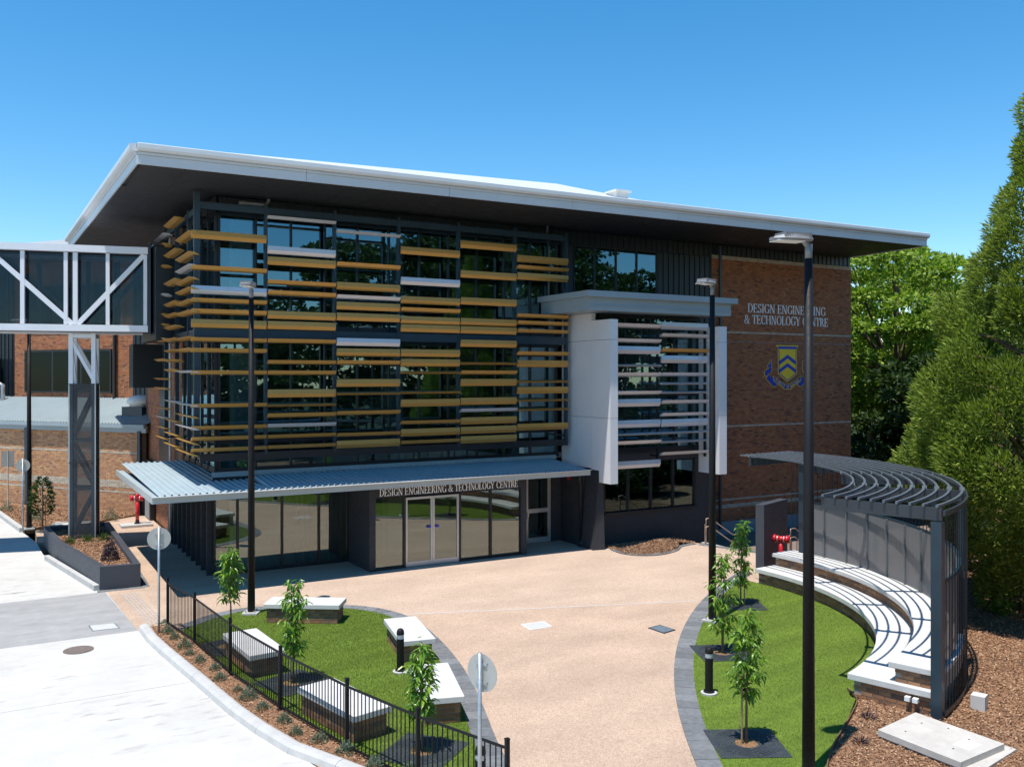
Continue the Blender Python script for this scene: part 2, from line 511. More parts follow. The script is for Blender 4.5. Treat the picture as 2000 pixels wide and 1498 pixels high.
def offset_line(pts, d):
    out = []
    for i in range(len(pts)):
        a = Vector(pts[max(i - 1, 0)]); b = Vector(pts[min(i + 1, len(pts) - 1)])
        t = (b - a).normalized()
        out.append((pts[i][0] - t.y * d, pts[i][1] + t.x * d))
    return out

def resample(pts, step):
    pts = [Vector(p) for p in pts]
    out = [pts[0]]; carry = 0
    for a, b in zip(pts, pts[1:]):
        L = (b - a).length; t = step - carry
        while t < L:
            out.append(a + (b - a) * (t / L)); t += step
        carry = L - (t - step)
    return [tuple(p) for p in out]

def smooth_line(pts, n=6):
    """Catmull-Rom through the points"""
    P = [np.array(p, float) for p in pts]
    P = [2 * P[0] - P[1]] + P + [2 * P[-1] - P[-2]]
    out = []
    for i in range(1, len(P) - 2):
        for k in range(n):
            t = k / n
            p = .5 * ((2 * P[i]) + (P[i + 1] - P[i - 1]) * t + (2 * P[i - 1] - 5 * P[i] + 4 * P[i + 1] - P[i + 2]) * t * t
                      + (3 * P[i] - P[i - 1] - 3 * P[i + 1] + P[i + 2]) * t ** 3)
            out.append(tuple(p))
    out.append(tuple(P[-2]))
    return out

# ------------------------------------------------------------------ the setting
C0 = (12.9, 20.25)                       # centre of the curved seating
FENCE = [(3.95, 25.0), (4.25, 22.93), (4.48, 20.15), (4.87, 17.55), (5.36, 15.08), (5.87, 13.18), (6.5, 11.4)]
def structure(o): o['kind'] = 'structure'; return o

structure(sbox('ground', ground_m, None, -400, -300, -1.2, 400, 600, -0.75))

# road and the grey crossing
road_poly = [(-90, -40), (9, -40), (9, 6), (6.6, 10.4), (5.6, 12.9), (4.72, 14.75), (4.2, 17.3), (3.85, 19.9), (3.4, 23.4), (3.25, 25.0), (2.95, 30.25), (2.3, 33.5), (1.55, 37.5),
             (1.45, 40.2), (1.0, 43.4), (0.2, 49.3), (-1.5, 60), (-90, 60)]
structure(MB().prism(road_poly, -0.75, 0.0).build('road', road_m))
structure(MB().prism([(-90, 25.15), (3.22, 25.02), (2.93, 30.0), (-90, 30.3)], -0.1, 0.004).build('crossing', strip_m))
for y in (20.3,):
    structure(MB().prism([(-90, y), (3.7, y - .05), (3.7, y - .062), (-90, y - .012)], -.05, 0.003).build('road_joint', strip_m))

# plaza of exposed aggregate, in two pours with a pale joint
plaza_poly = [(2.95, 30.2), (3.22, 25), (3.4, 23.4), (3.85, 19.9), (4.25, 17.3), (4.75, 14.75), (5.6, 12.9), (6.6, 10.4), (9, 4), (14, 4), (22.4, 21.6), (24.9, 22.6),
              (24.75, 24.6), (24.0, 27.4), (24.0, 34.0), (6.3, 34.0), (6.3, 45.2), (5.2, 46.4), (4.2, 44.2), (1.5, 43.4), (1.5, 40.2), (3.95, 40.2), (4.05, 30.2)]
plaza = structure(MB().prism(plaza_poly, -0.75, 0.006).build('plaza', plaza_m))
structure(MB().prism([(9.55, 23.05), (10.2, 22.85), (17.9, 20.05), (19.5, 20.6), (21.5, 22.2), (24.7, 23.6), (23.9, 27.3), (20, 28.2), (17, 28.3), (6.3, 30.5), (6.3, 26.2), (8.6, 25.4)],
                     -.05, 0.0095).build('upper_plaza', plaza_pale))
structure(MB().prism([(9.6, 23.08), (10.2, 22.88), (17.9, 20.08), (17.9, 20.045), (10.2, 22.835), (9.6, 23.03)], -.05, 0.0125).build('plaza_joint', slab_m))
# tactile paving by the crossing
tp = structure(MB().prism([(3.28, 29.6), (3.92, 29.5), (3.98, 25.5), (3.5, 25.4)], -.05, 0.013).build('tactile_paving', plaza_pale))
st = MB()
for j in range(20):
    for i in range(5):
        y = 25.55 + j * .197
        x = 3.55 - (y - 25.4) * .06 + i * .092
        st.lathe([(.034, 0.013), (.022, .026)], 6, (x, y, 0))
st.build('tactile_stud', strip_m, tp, kind='stuff')

# left garden strip behind the kerb
KERB = smooth_line([(3.23, 25.05), (3.30, 23.43), (3.72, 19.92), (4.02, 17.46), (4.45, 15.48), (4.78, 14.75), (5.55, 12.9), (6.5, 10.6)], 5)
k_in = offset_line(KERB, 0.26)
fence_in = [(p[0] + .06, p[1]) for p in FENCE]
bed_l = k_in[::-1] + [(3.62, 25.08)] + fence_in
structure(MB().prism(bed_l, -0.1, 0.05).build('garden_bed', mulch_m))
# kerb, cast in lengths
kerb = structure(MB().prism([(p[0], p[1]) for p in offset_line(KERB, .04)] + offset_line(KERB, .22)[::-1], -.1, .02).build('kerb', kerb_m))
kp = resample(KERB, 1.2)
for a, b in zip(kp, kp[1:]):
    a, b = Vector(a), Vector(b); t = (b - a).normalized(); n = Vector((t.y, -t.x)) * 1.0
    if n.x < 0: n = -n
    a2, b2 = a + t * .004, b - t * .004
    prof = [(0, 0.0), (.03, .10), (.09, .145), (.19, .15), (.25, .13), (.27, 0.0)]
    vs = [(a2 + n * s).to_tuple() + (z,) for s, z in prof] + [(b2 + n * s).to_tuple() + (z,) for s, z in prof]
    k = len(prof)
    fs = [(i, i + 1, k + i + 1, k + i) for i in range(k - 1)] + [tuple(range(k)), tuple(range(2 * k - 1, k - 1, -1))]
    MB().add(vs, fs).build('kerb_stone', kerb_m, kerb)
# kerb along the planter and the far bed
k2 = structure(MB().bar((2.72, 30.3, .06), (1.62, 36.3, .06), .16, .22).build('planter_kerb', kerb_m))
k3 = structure(MB().bar((1.0, 43.3, .06), (0.1, 49.6, .06), .2, .24).build('far_kerb', kerb_m))
structure(MB().prism([(1.15, 43.35), (0.3, 49.5), (-1.3, 56), (0.6, 52.8), (6.1, 45.7), (5.3, 45.2), (4.1, 44.3)], -.1, 0.09).build('far_garden_bed', mulch_m))

# lawns of turf
inner_l = smooth_line([(4.13, 24.3), (4.8, 24.84), (5.34, 25.23), (6.09, 25.48), (7.16, 25.17), (8.55, 24.4), (9.22, 23.46), (9.42, 22.4), (9.32, 21), (9.02, 19.26), (8.6, 17.6),
                       (8.08, 15.99), (7.48, 14.34), (6.95, 12.6), (6.62, 11.2)], 4)
lawn_l = inner_l + [(p[0] + .02, p[1]) for p in FENCE[::-1]][:-1] + [(4.0, 24.3)]
BC = (34.84, -3.09)
inner_r = arc(BC, 28.16, 119.5, 157.0, 36)
seat_front = arc(C0, 8.14, 4, -73.4, 40)
timber_line = smooth_line([(15.48, 12.75), (15.1, 12.2), (14.3, 11.7), (13.57, 11.3), (12.4, 10.6), (11.2, 9.6), (10.2, 8.4)], 4)
lawn_r = inner_r + [(9.0, 7.4)] + timber_line[::-1] + seat_front[::-1] + [(21.0, 21.3)]
def make_lawn(poly, n, label):
    o = MB().prism(poly, -.1, 0.03).build('turf', turf_m)
    o['kind'] = 'structure'
    q = scatter(poly, n)
    c = np.c_[q, np.full(len(q), .028)]
    d = np.c_[RNG.normal(0, .55, (len(q), 2)), np.ones(len(q))]
    P = cards(c, d, .036, .012)
    g = link('grass', quads_mesh('grass', P[:, [0, 1, 2], :], blade_m))
    tag(g, label, 'grass', kind='stuff')
make_lawn(lawn_l, 240000, 'short green turf of the oval lawn behind the black fence')
make_lawn(lawn_r, 240000, 'short green turf of the lawn beside the curved seating')

# bluestone borders, stone by stone
def paver_border(mid, width, step, z, name='paver_border'):
    base = structure(MB().prism(offset_line(mid, width / 2) + offset_line(mid, -width / 2)[::-1], -.1, z - .012).build(name, mortar_d))
    pts = resample(mid, step)
    for a, b in zip(pts, pts[1:]):
        a, b = Vector(a), Vector(b); t = (b - a).normalized(); n = Vector((-t.y, t.x))
        h = z + random.uniform(-.002, .002)
        # tapered ends follow the curve
        q = [a + t * .004 - n * width / 2, b - t * .004 - n * width / 2, b - t * .004 + n * width / 2, a + t * .004 + n * width / 2]
        MB().prism([p.to_tuple() for p in q], z - .03, h).build('paver', paver_m, base)
    return base
mid_l = [p for p in offset_line(inner_l, .21)][2:]
paver_border(mid_l, .42, .42, .026)
paver_border(arc(BC, 28.375, 117.2, 157.5, 60), .43, .40, .026)
bay_edge = smooth_line([(20.35, 27.55), (20.3, 26.7), (20.7, 26.15), (21.4, 26.0), (22.3, 26.3), (23.0, 26.85), (23.9, 27.0)], 6)
structure(MB().prism(bay_edge + [(24.0, 28.45), (20.4, 28.45)], -.05, 0.03).build('bay_garden_bed', mulch_m))
paver_border(bay_edge, .26, .45, .04)
paver_border([(23.95, 26.8), (24.72, 24.6), (24.95, 23.0)], .30, .24, .022, 'step_edging')
paver_border([(2.72, 30.12), (4.12, 30.02)], .22, .45, .016, 'planter_edging')
paver_border([(4.12, 30.02), (4.18, 33.0), (4.2, 38.8)], .2, .45, .016, 'planter_edging')

# right hand mulch ground, round the outside of the pergola
far_bed = timber_line[::-1] + [tuple(p) for p in arc(C0, 8.3, -73.4, -73, 1)] + arc(C0, 9.6, -72, 2, 30) + [(24.4, 22.2), (24.6, 22.5), (40, 21.5), (60, 24), (70, -10), (20, -14), (10.0, 8.2)]
structure(MB().prism(far_bed, -.8, 0.012).build('mulch_ground', mulch_m))
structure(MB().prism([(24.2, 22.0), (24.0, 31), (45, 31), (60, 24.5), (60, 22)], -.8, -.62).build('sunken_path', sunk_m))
ed = MB()
tl = timber_line
for a, b in zip(tl, tl[1:]): ed.bar((*a, .03), (*b, .03), .02, .12)
structure(ed.build('timber_edging', timber_m))
# bark chips scattered over the beds
def chips(poly, n, z, label, size=.055, name='mulch', clip=None):
    q = scatter(poly, n)
    if clip: q = q[inside(clip, q)]
    c = np.c_[q, RNG.uniform(z, z + .03, len(q))]
    d = np.c_[RNG.normal(0, 1, (len(q), 2)), RNG.normal(0, .28, len(q))]
    tag(link(name, quads_mesh(name, cards(c, d, size, size * .4), chips_m)), label, 'mulch', kind='stuff')
chips(bed_l, 26000, .05, 'reddish bark mulch in the narrow bed between kerb and fence')
chips([(9, 3), (9, 22), (30, 22), (30, 3)], 330000, .012, 'brown bark mulch round the pergola and the concrete pit', .06, clip=far_bed)
q = scatter(bay_edge + [(24.0, 28.3), (20.4, 28.3)], 16000)
prof = lambda x, y: .03 + .30 * np.exp(-((x - 22.2) / 1.1) ** 2 - ((y - 26.95) / .42) ** 2)
c = np.c_[q, prof(q[:, 0], q[:, 1])]
tag(link('mulch', quads_mesh('mulch', cards(c, RNG.normal(size=(len(q), 3)) * (1, 1, .4), .09, .02), chips_m)), 'heap of shredded straw coloured mulch in the bed under the white bay', 'mulch', kind='stuff')
hp = MB()
gx = np.linspace(20.5, 23.9, 30); gy = np.linspace(26.1, 28.3, 20)
hp.add([(x, y, float(prof(x, y)) - .012) for y in gy for x in gx], [(j * 30 + i, j * 30 + i + 1, (j + 1) * 30 + i + 1, (j + 1) * 30 + i) for j in range(19) for i in range(29)
       if inside(bay_edge + [(24.0, 28.3), (20.4, 28.3)], np.array([[gx[i], gy[j]], [gx[i + 1], gy[j + 1]]])).all()])
tag(hp.build('mulch', mulch_m), 'mounded base of the straw mulch heap below the white bay', 'mulch', kind='stuff')
chips([(1.2, 43.4), (0.3, 49.5), (0.6, 52.0), (6.0, 45.6), (4.1, 44.3)], 12000, .09, 'pale bark mulch in the bed along the orange brick wall', .09)

# steps down to the sunken path
stairs = structure(MB().box(24.4, 23.1, -.8, 24.6, 27.2, -.02).build('steps', kerb_m))
for i in range(3):
    sbox('step', kerb_m, stairs, 24.7 + .32 * i, 23.2, -.8, 25.02 + .32 * i, 27.0, -.15 - .16 * i)

# covers let into the paving
def cover(poly, z, m_frame, m_fill, label, cat='access cover'):
    o = MB().prism(poly, -.02, z).build('access_cover', m_frame)
    c = np.mean(np.array(poly), 0)
    inn = [tuple(c + (np.array(p) - c) * .88) for p in poly]
    MB().prism(inn, -.02, z + .004).build('cover_infill', m_fill, o)
    tag(o, label, cat)
cover([(2.14, 26.15), (2.79, 26.06), (2.85, 25.46), (2.18, 25.52)], .012, gal, lid_m, 'pale square cover in the grey crossing strip')
cover([(12.11, 20.51), (12.8, 20.46), (12.72, 19.93), (12.05, 19.93)], .02, white_plastic, lid_m, 'white square cover in the middle of the pink plaza')
cover([(14.82, 18.55), (15.28, 18.62), (15.33, 18.04), (14.86, 17.94)], .02, dark_steel, blue_lid_m, 'bluish steel cover in the plaza near the right lawn border')
mh = MB().lathe([(.34, -.02), (.34, .012)], 28, (1.75, 23.95, 0)).build('manhole_cover', rust_lid)
MB().lathe([(.28, -.02), (.28, .018)], 28, (1.75, 23.95, 0)).build('lid', rust_lid, mh)
tag(mh, 'round rusty manhole lid in the white concrete road', 'manhole cover')

# ------------------------------------------------------------------ main building
B = empty('school_building', (6.2, 30.6, 0))
tag(B, 'three storey school building with big overhanging roof and gold louvres', 'building')
YG = 30.6                     # glass line of the front
ZS = 12.58                    # soffit
EA, EC = (3.47, 27.1), (37.1, 26.15)      # ends of the front eave
WEST_END = (3.05, 47.1)
EAST_END = (38.6, 46.0)

# roof: soffit, fascias in lengths, gutter, hipped sheets
roof = MB().prism([(EA[0] + .05, EA[1] + .05), (EC[0] - .05, EC[1] + .05), (EAST_END[0], EAST_END[1]), (WEST_END[0] + .05, WEST_END[1])], 12.62, 12.70).build('roof', soffit_m, B)
rs = [(EA[0], EA[1]), (EC[0], EC[1])]
# soffit sheets
sx = np.linspace(EA[0] + .1, EC[0] - .12, 28)
for a, b in zip(sx, sx[1:]):
    ya = EA[1] + (EC[1] - EA[1]) * (a - EA[0]) / (EC[0] - EA[0]) + .09
    MB().prism([(a + .004, ya), (b - .004, ya), (b - .004, YG - .1), (a + .004, YG - .1)], ZS, 12.618).build('soffit_sheet', soffit_m, roof)
yy = np.linspace(YG - .1, 46.9, 10)
for a, b in zip(yy, yy[1:]):
    MB().prism([(3.5 - (a - 27) * .021, a + .004), (3.5 - (b - 27) * .021, b - .004), (6.2, b - .004), (6.2, a + .004)], ZS, 12.618).build('soffit_sheet', soffit_m, roof)
    MB().prism([(37.45, a + .004), (37.45, b - .004), (38.5, b - .004), (37.1 + (a - 26) * .07, a + .004)], ZS, 12.618).build('soffit_sheet', soffit_m, roof)
def fascia_run(p, q, n):
    p, q = Vector((*p, 0)), Vector((*q, 0)); d = (q - p).normalized(); out = Vector((d.y, -d.x, 0))
    L = (q - p).length
    for i in range(n):
        a = p + d * (L * i / n + .006); b = p + d * (L * (i + 1) / n - .006)
        m = MB()
        m.bar(a + Vector((0, 0, 12.70)), b + Vector((0, 0, 12.70)), .05, .26)          # lower board
        a2, b2 = a + out * .03, b + out * .03
        m.bar(a2 + Vector((0, 0, 12.875)), b2 + Vector((0, 0, 12.875)), .05, .075)       # shadow line moulding
        m.build('fascia_board', fascia_m, roof)
    g = MB()
    prof = [(0.0, 12.92), (.16, 12.94), (.20, 13.0), (.20, 13.12), (.17, 13.14), (.02, 13.14)]
    k = len(prof)
    vs = [(p + out * s).to_2d().to_tuple() + (z,) for s, z in prof] + [(q + out * s).to_2d().to_tuple() + (z,) for s, z in prof]
    g.add(vs, [(i, k + i, k + i + 1, i + 1) for i in range(k - 1)] + [tuple(range(k)), tuple(range(2 * k - 1, k - 1, -1))])
    g.build('gutter', roof_m, roof)
fascia_run(EA, EC, 7)
fascia_run(WEST_END, EA, 6)
fascia_run(EC, EAST_END, 6)
sh = MB()
A = (EA[0], EA[1], 13.13); Cc = (EC[0], EC[1], 13.13); Bp = (24.5, 38, 16.3); Dp = (27.8, 32.3, 14.45)
Wp = (WEST_END[0], WEST_END[1], 13.13); Ep = (EAST_END[0], EAST_END[1], 13.13); Rb = (26, 46.5, 16.0)
sh.add([A, Cc, Dp, Bp, Wp, Rb, Ep], [(0, 1, 2, 3), (4, 0, 3, 5), (3, 2, 1, 6, 5)])
sh.build('roof_sheet', roof_m, roof)
rv = MB()
rv.box(25.0, 33.6, 14.5, 25.7, 34.3, 15.18); rv.box(24.9, 33.5, 15.18, 25.8, 34.4, 15.27)
rv.build('roof_vent', vent_m, roof)
rv2 = MB().box(8.4, 33.4, 13.6, 9.4, 34.2, 14.72); rv2.build('roof_vent', dark_steel, roof)

# ---- brickwork
def brick_rows(mb, u0, u1, z0, z1, pt, t, skip=None, lb=.23, hb=.076, j=.010, proud=.012):
    """pt(s, depth) -> xy on the wall; individual bricks in stretcher bond, joints recessed"""
    row = 0; z = z0
    while z + hb <= z1 + 1e-4:
        s = u0 - (row % 2) * (lb + j) / 2
        while s < u1:
            a, b = max(s, u0), min(s + lb, u1)
            if b - a > .03 and not (skip and skip((a + b) / 2, z + hb / 2)):
                pr = proud + random.uniform(-.003, .003)
                x0, y0 = pt(a, pr); x1, y1 = pt(b, pr); x2, y2 = pt(b, -.04); x3, y3 = pt(a, -.04)
                mb.add([(x0, y0, z), (x1, y1, z), (x2, y2, z), (x3, y3, z), (x0, y0, z + hb), (x1, y1, z + hb), (x2, y2, z + hb), (x3, y3, z + hb)],
                       [(4, 5, 6, 7), (3, 2, 1, 0), (0, 1, 5, 4), (1, 2, 6, 5), (3, 0, 4, 7)])
            s += lb + j
        row += 1; z += hb + j
ROW = .086
east = MB().box(28.1, YG, -.8, 37.4, 31.2, 12.1).build('brick_wall', mortar_d, B)
ptE = lambda s, d: (s, YG - d)
bands = [(.55, .72), (.90, .98), (4.30, 4.38), (8.57, 8.70)]
nb = MB(); cb = MB()
isband = lambda z: any(a <= z <= b for a, b in bands) or z > 11.93
brick_rows(nb, 28.1, 37.4, -.02, 12.1, ptE, None, skip=lambda s, z: isband(z))
brick_rows(cb, 28.1, 37.4, -.02, 12.1, ptE, None, skip=lambda s, z: not isband(z), proud=.016)
nb.build('brick', brick_m, east, kind='stuff')
cb.build('brick', brick_c, east, kind='stuff', label='cream band bricks')
ptR = lambda s, d: (37.4 + d, s)
rb = MB(); MB().box(36.9, 31.2, -.8, 37.4, 46, 12.1).build('brick_wall', mortar_d, B)
brick_rows(rb, YG, 36, -.02, 12.1, ptR, None)
rb.build('brick', brick_m, east, kind='stuff')
sbox('plinth', plinth_m, east, 28.0, YG - .05, -.65, 37.45, YG - .001, -.03)
MB().bar((28.1, YG - .02, 8.19), (37.4, YG - .02, 8.19), .01, .02).build('brick_band', plinth_m, east)

# ---- ribbed cladding above the glass and round the upper right windows
def cladding(x0, x1, z0, z1, step=.3, name='ribbed_cladding'):
    c = sbox(name, cladding_m, B, x0, YG, z0, x1, YG + .12, z1)
    n = int((x1 - x0) / step)
    rib = MB().box(-.012, -.035, 0, .012, .001, z1 - z0).mesh('rib', cladding_m)
    for i in range(n + 1):
        link('rib', rib, c, at(c, (x0 + .05 + i * step, YG, z0)))
    return c
cladding(6.3, 28.1, 12.02, 12.57)
cladding(19.95, 20.6, 8.5, 12.0)
cladding(24.95, 28.1, 8.4, 12.0)
cladding(28.1, 37.35, 12.12, 12.57, .3)
sbox('back_wall', charcoal, B, 6.8, 37.6, -.7, 37.3, 38.0, 12.6)
# hidden carcase behind bay and stair
sbox('wall', charcoal, B, 25.6, YG - .1, -.7, 28.1, YG + .1, 8.4)

# ---- upper curtain wall
curtain = empty('curtain_wall', (6.4, YG, 3.4)); curtain.parent = B; curtain.location = at(B, (6.4, YG, 3.4))
xs = list(np.arange(6.45, 19.7, 1.205)) + [19.75]
zb = [(3.55, 4.35), (4.5, 7.75), (8.35, 11.95)]
for i, (a, b) in enumerate(zip(xs, xs[1:])):
    for z0, z1 in zb:
        m = MB(); m.box(a + .03, YG + .02, z0, b - .03, YG + .04, z1)
        m.build('glass_pane', glass_m, curtain)
for a in xs:
    sbox('mullion', dark_steel, curtain, a - .03, YG - .05, 3.4, a + .03, YG + .11, 12.02)
for z0, z1 in ((3.36, 3.55), (4.35, 4.5), (7.75, 8.35), (11.95, 12.02)):
    sbox('spandrel', blue_steel if z0 > 7 else dark_steel, curtain, 6.35, YG - .02, z0, 19.85, YG + .10, z1)
# returning glass on the left side
ysd = list(np.arange(30.7, 36.4, 1.13))
for a, b in zip(ysd, ysd[1:]):
    for z0, z1 in zb:
        MB().box(6.36, a + .03, z0, 6.38, b - .03, z1).build('glass_pane', glass_m, curtain)
for a in ysd:
    sbox('mullion', dark_steel, curtain, 6.31, a - .03, 3.4, 6.43, a + .03, 12.58)
for z0, z1 in ((3.36, 3.55), (4.35, 4.5), (7.75, 8.35), (11.95, 12.58)):
    sbox('spandrel', dark_steel, curtain, 6.34, 30.6, z0, 6.42, 36.35, z1)
# rooms behind the glass
rooms = empty('interior', (12, 34, 0)); rooms.parent = B; rooms.location = at(B, (12, 34, 0))
sbox('floor_slab', interior_floor, rooms, 6.5, 30.75, 3.3, 24.9, 37.5, 3.5)
sbox('floor_slab', interior_floor, rooms, 6.5, 30.75, 7.85, 24.9, 37.5, 8.25)
sbox('ceiling', interior_wall, rooms, 6.5, 30.75, 12.0, 27.9, 37.5, 12.1)
sbox('floor', interior_floor, rooms, 6.5, 30.75, -.02, 24.9, 37.5, .012)
sbox('inner_wall', interior_wall, rooms, 6.5, 37.3, 0, 27.9, 37.5, 12)
sbox('inner_wall', interior_wall, rooms, 19.9, 31.0, 0, 20.0, 37.3, 12)
for x in (7.35, 13.0, 18.3):
    for z0, z1 in ((.02, 3.3), (3.5, 7.85), (8.25, 12.0)):
        sbox('column', interior_pale, rooms, x - .3, 31.2, z0, x + .3, 31.8, z1)
for i in range(11):      # stair seen through the first floor glass
    sbox('stair_tread', interior_pale, rooms, 10.2 + i * .3, 33.2, 4.0 + i * .17, 10.5 + i * .3, 34.6, 4.05 + i * .17)
MB().bar((10.2, 33.2, 4.9), (13.5, 33.2, 6.8), .05, .05).build('stair_rail', dark_steel, rooms)
for x in np.arange(8.2, 19, 2.4):
    sbox('ceiling_light', white_plastic, rooms, x, 32.2, 11.95, x + 1.2, 32.4, 11.99)
    sbox('work_table', interior_pale, rooms, x, 33.6, 4.2, x + 1.6, 34.3, 4.25)

# ---- left side wall
side = empty('side_wall', (6.4, 40, 0)); side.parent = B; side.location = at(B, (6.4, 40, 0))
sbox('wall_core', mortar_d, side, 6.42, 36.35, -.7, 6.9, 47, 12.58)
sbm = MB()
ptS = lambda s, d: (6.42 - d, s)
def solid(s, z):
    return not ((36.35 <= s <= 37.1) or (38.0 <= s <= 38.8) or (39.9 < s < 42.6 and z > 2.6) or z > 11.9)
brick_rows(sbm, 36.35, 46.2, .02, 12.5, ptS, None, skip=lambda s, z: not solid(s, z))
sbm.build('brick', brick_m, side, kind='stuff')
for (a, b) in ((36.4, 37.08), (38.02, 38.78)):
    for z0, z1 in ((.2, 3.2), (3.7, 7.6), (8.4, 11.9)):
        sbox('side_window', dark_steel, side, 6.40, a, z0, 6.43, b, z1)
        MB().box(6.385, a + .06, z0 + .06, 6.39, b - .06, z1 - .06).build('glass_pane', glass_m, side)
sbox('dark_panel', cladding_m, side, 6.36, 39.95, 2.7, 6.40, 42.55, 12.4)
sbox('link_lobby', cladding_m, side, 5.15, 35.2, 7.95, 6.34, 38.9, 11.4)
sbox('link_lobby_roof', cladding_m, side, 5.05, 35.0, 11.401, 6.3, 39.0, 11.46)
MB().box(5.2, 41.9, 6.1, 6.35, 43.2, 8.0).build('service_box', cladding_m, side)
d = MB(); d.tube([(6.25, 38.95, 0.05), (6.25, 38.95, 12.4)], .05, 8); d.build('downpipe', gal, side)
dr = MB(); dr.box(6.15, 43.7, 0, 6.38, 45.3, 2.7); dr.build('door_surround', dark_steel, side)
sbox('door', interior_wall, side, 6.12, 43.85, .05, 6.149, 45.15, 2.55)

# ---- louvre screen
screen = empty('louvre_screen', (5.6, 29.7, 4)); screen.parent = B; screen.location = at(B, (5.6, 29.7, 4))
BX = [5.60, 7.80, 10.17, 12.55, 14.94, 17.37, 19.74]
YL = 29.72
for x in BX:
    sbox('post', blue_steel, screen, x - (.09 if x < 6 else .05), 29.82, 4.0, x + (.09 if x < 6 else .05), 29.98, 12.5 if x < 6 else 12.3)
sbox('top_beam', blue_steel, screen, 5.69, 29.84, 11.98, 19.8, 29.96, 12.2)
sbox('bottom_beam', dark_steel, screen, 5.69, 29.83, 3.85, 19.8, 29.97, 4.1)
sbox('middle_beam', blue_steel, screen, 5.69, 29.84, 7.85, 19.8, 29.96, 8.15)
for x in BX[1:]:
    for z in (4.2, 8.0, 12.05):
        sbox('bracket', dark_steel, screen, x - .03, 29.98, z, x + .03, YG - .05, z + .08)
SY = [32.2, 34.6, 37.0]
for y in SY:
    sbox('post', blue_steel, screen, 5.72, y - .05, 4.0, 5.86, y + .05, 12.3)
    for z in (4.2, 8.0, 12.05):
        sbox('bracket', dark_steel, screen, 5.86, y - .03, z, 6.34, y + .03, z + .08)
sbox('top_beam', blue_steel, screen, 5.74, 29.98, 11.98, 5.84, 37.0, 12.2)
sbox('middle_beam', blue_steel, screen, 5.74, 29.98, 7.85, 5.84, 35.1, 8.15)
def blade_mesh(L, mat, mitre0=0.0, mitre1=0.0, w=.30, t=.10):
    """pointed louvre blade lying along x, leading edge towards -y; ends may be mitred"""
    prof = [(-w / 2, 0), (0, t / 2), (w / 2, 0), (0, -t / 2)]
    m = MB()
    vs = [(0 + mitre0 * y, y, z) for y, z in prof] + [(L + mitre1 * y, y, z) for y, z in prof]
    m.add(vs, [(0, 1, 2, 3)[::-1], (4, 5, 6, 7), (0, 4, 5, 1), (1, 5, 6, 2), (2, 6, 7, 3), (3, 7, 4, 0)])
    return m.mesh('louvre', mat)
TILT = {'L': R(-78), 'M': R(-33), 'T': R(-4), 'U': R(-16), 'S': R(-14)}
LOUV = [[(11.12, 'G', 'L'), (10.06, 'G', 'M'), (9.36, 'W', 'L'), (9.02, 'G', 'M'), (8.67, 'G', 'M'), (8.29, 'G', 'L'), (7.77, 'G', 'M'), (7.43, 'G', 'M'), (6.72, 'G', 'M'), (5.66, 'G', 'M'), (4.95, 'G', 'M'), (4.6, 'G', 'M'), (4.24, 'G', 'M')], [(11.87, 'W', 'U'), (10.79, 'W', 'L'), (10.43, 'G', 'L'), (9.72, 'G', 'M'), (9.37, 'G', 'M'), (8.64, 'G', 'L'), (8.3, 'G', 'L'), (7.78, 'G', 'M'), (7.07, 'G', 'M'), (6.72, 'G', 'M'), (6.03, 'G', 'L'), (5.64, 'G', 'T'), (5.3, 'G', 'M'), (4.96, 'W', 'M'), (4.6, 'G', 'M'), (4.25, 'G', 'M')], [(11.59, 'W', 'U'), (10.46, 'G', 'M'), (9.72, 'G', 'L'), (9.34, 'W', 'M'), (9.04, 'G', 'L'), (8.66, 'G', 'L'), (7.79, 'W', 'L'), (7.43, 'G', 'L'), (7.08, 'G', 'M'), (6.37, 'G', 'L'), (6.0, 'G', 'T'), (5.33, 'G', 'M'), (4.58, 'G', 'M'), (4.25, 'G', 'L')], [(11.11, 'G', 'L'), (10.02, 'W', 'L'), (9.34, 'G', 'L'), (8.99, 'G', 'M'), (8.62, 'G', 'L'), (8.33, 'G', 'L'), (7.44, 'G', 'L'), (7.09, 'G', 'L'), (6.74, 'G', 'T'), (6.02, 'G', 'T'), (5.64, 'G', 'L'), (4.94, 'G', 'M'), (4.58, 'G', 'L'), (4.23, 'G', 'M')], [(11.5, 'G', 'L'), (10.4, 'G', 'L'), (9.4, 'G', 'L'), (8.63, 'G', 'L'), (8.33, 'G', 'L'), (7.83, 'G', 'L'), (7.09, 'G', 'T'), (6.74, 'G', 'M'), (6.37, 'G', 'L'), (5.67, 'G', 'L'), (5.33, 'W', 'M'), (4.94, 'G', 'L'), (4.59, 'G', 'L'), (4.24, 'G', 'L')], [(11.13, 'G', 'L'), (10.8, 'G', 'M'), (10.46, 'G', 'L'), (8.93, 'G', 'M'), (8.66, 'G', 'M'), (8.35, 'G', 'M'), (7.48, 'G', 'M'), (7.09, 'G', 'L'), (6.4, 'G', 'T'), (6.06, 'G', 'L'), (5.67, 'G', 'T'), (5.31, 'G', 'T'), (4.64, 'G', 'L')]]
bm_cache = {}
def louvre(x, y, z, L, colour, tilt, rz=0.0, t=.10):
    key = (round(L, 2), colour, t)
    if key not in bm_cache:
        bm_cache[key] = blade_mesh(L, gold_m if colour == 'G' else silver_m, t=t, w=.27 if t > .08 else .36)
    E = Matrix.Rotation(rz, 4, 'Z') @ Matrix.Rotation(TILT[tilt] + R(random.uniform(-3, 3)), 4, 'X')
    o = link('louvre', bm_cache[key], screen, at(screen, (x, y, z)), rot=E.to_euler())
    if colour == 'W': o['label'] = 'silver white louvre'
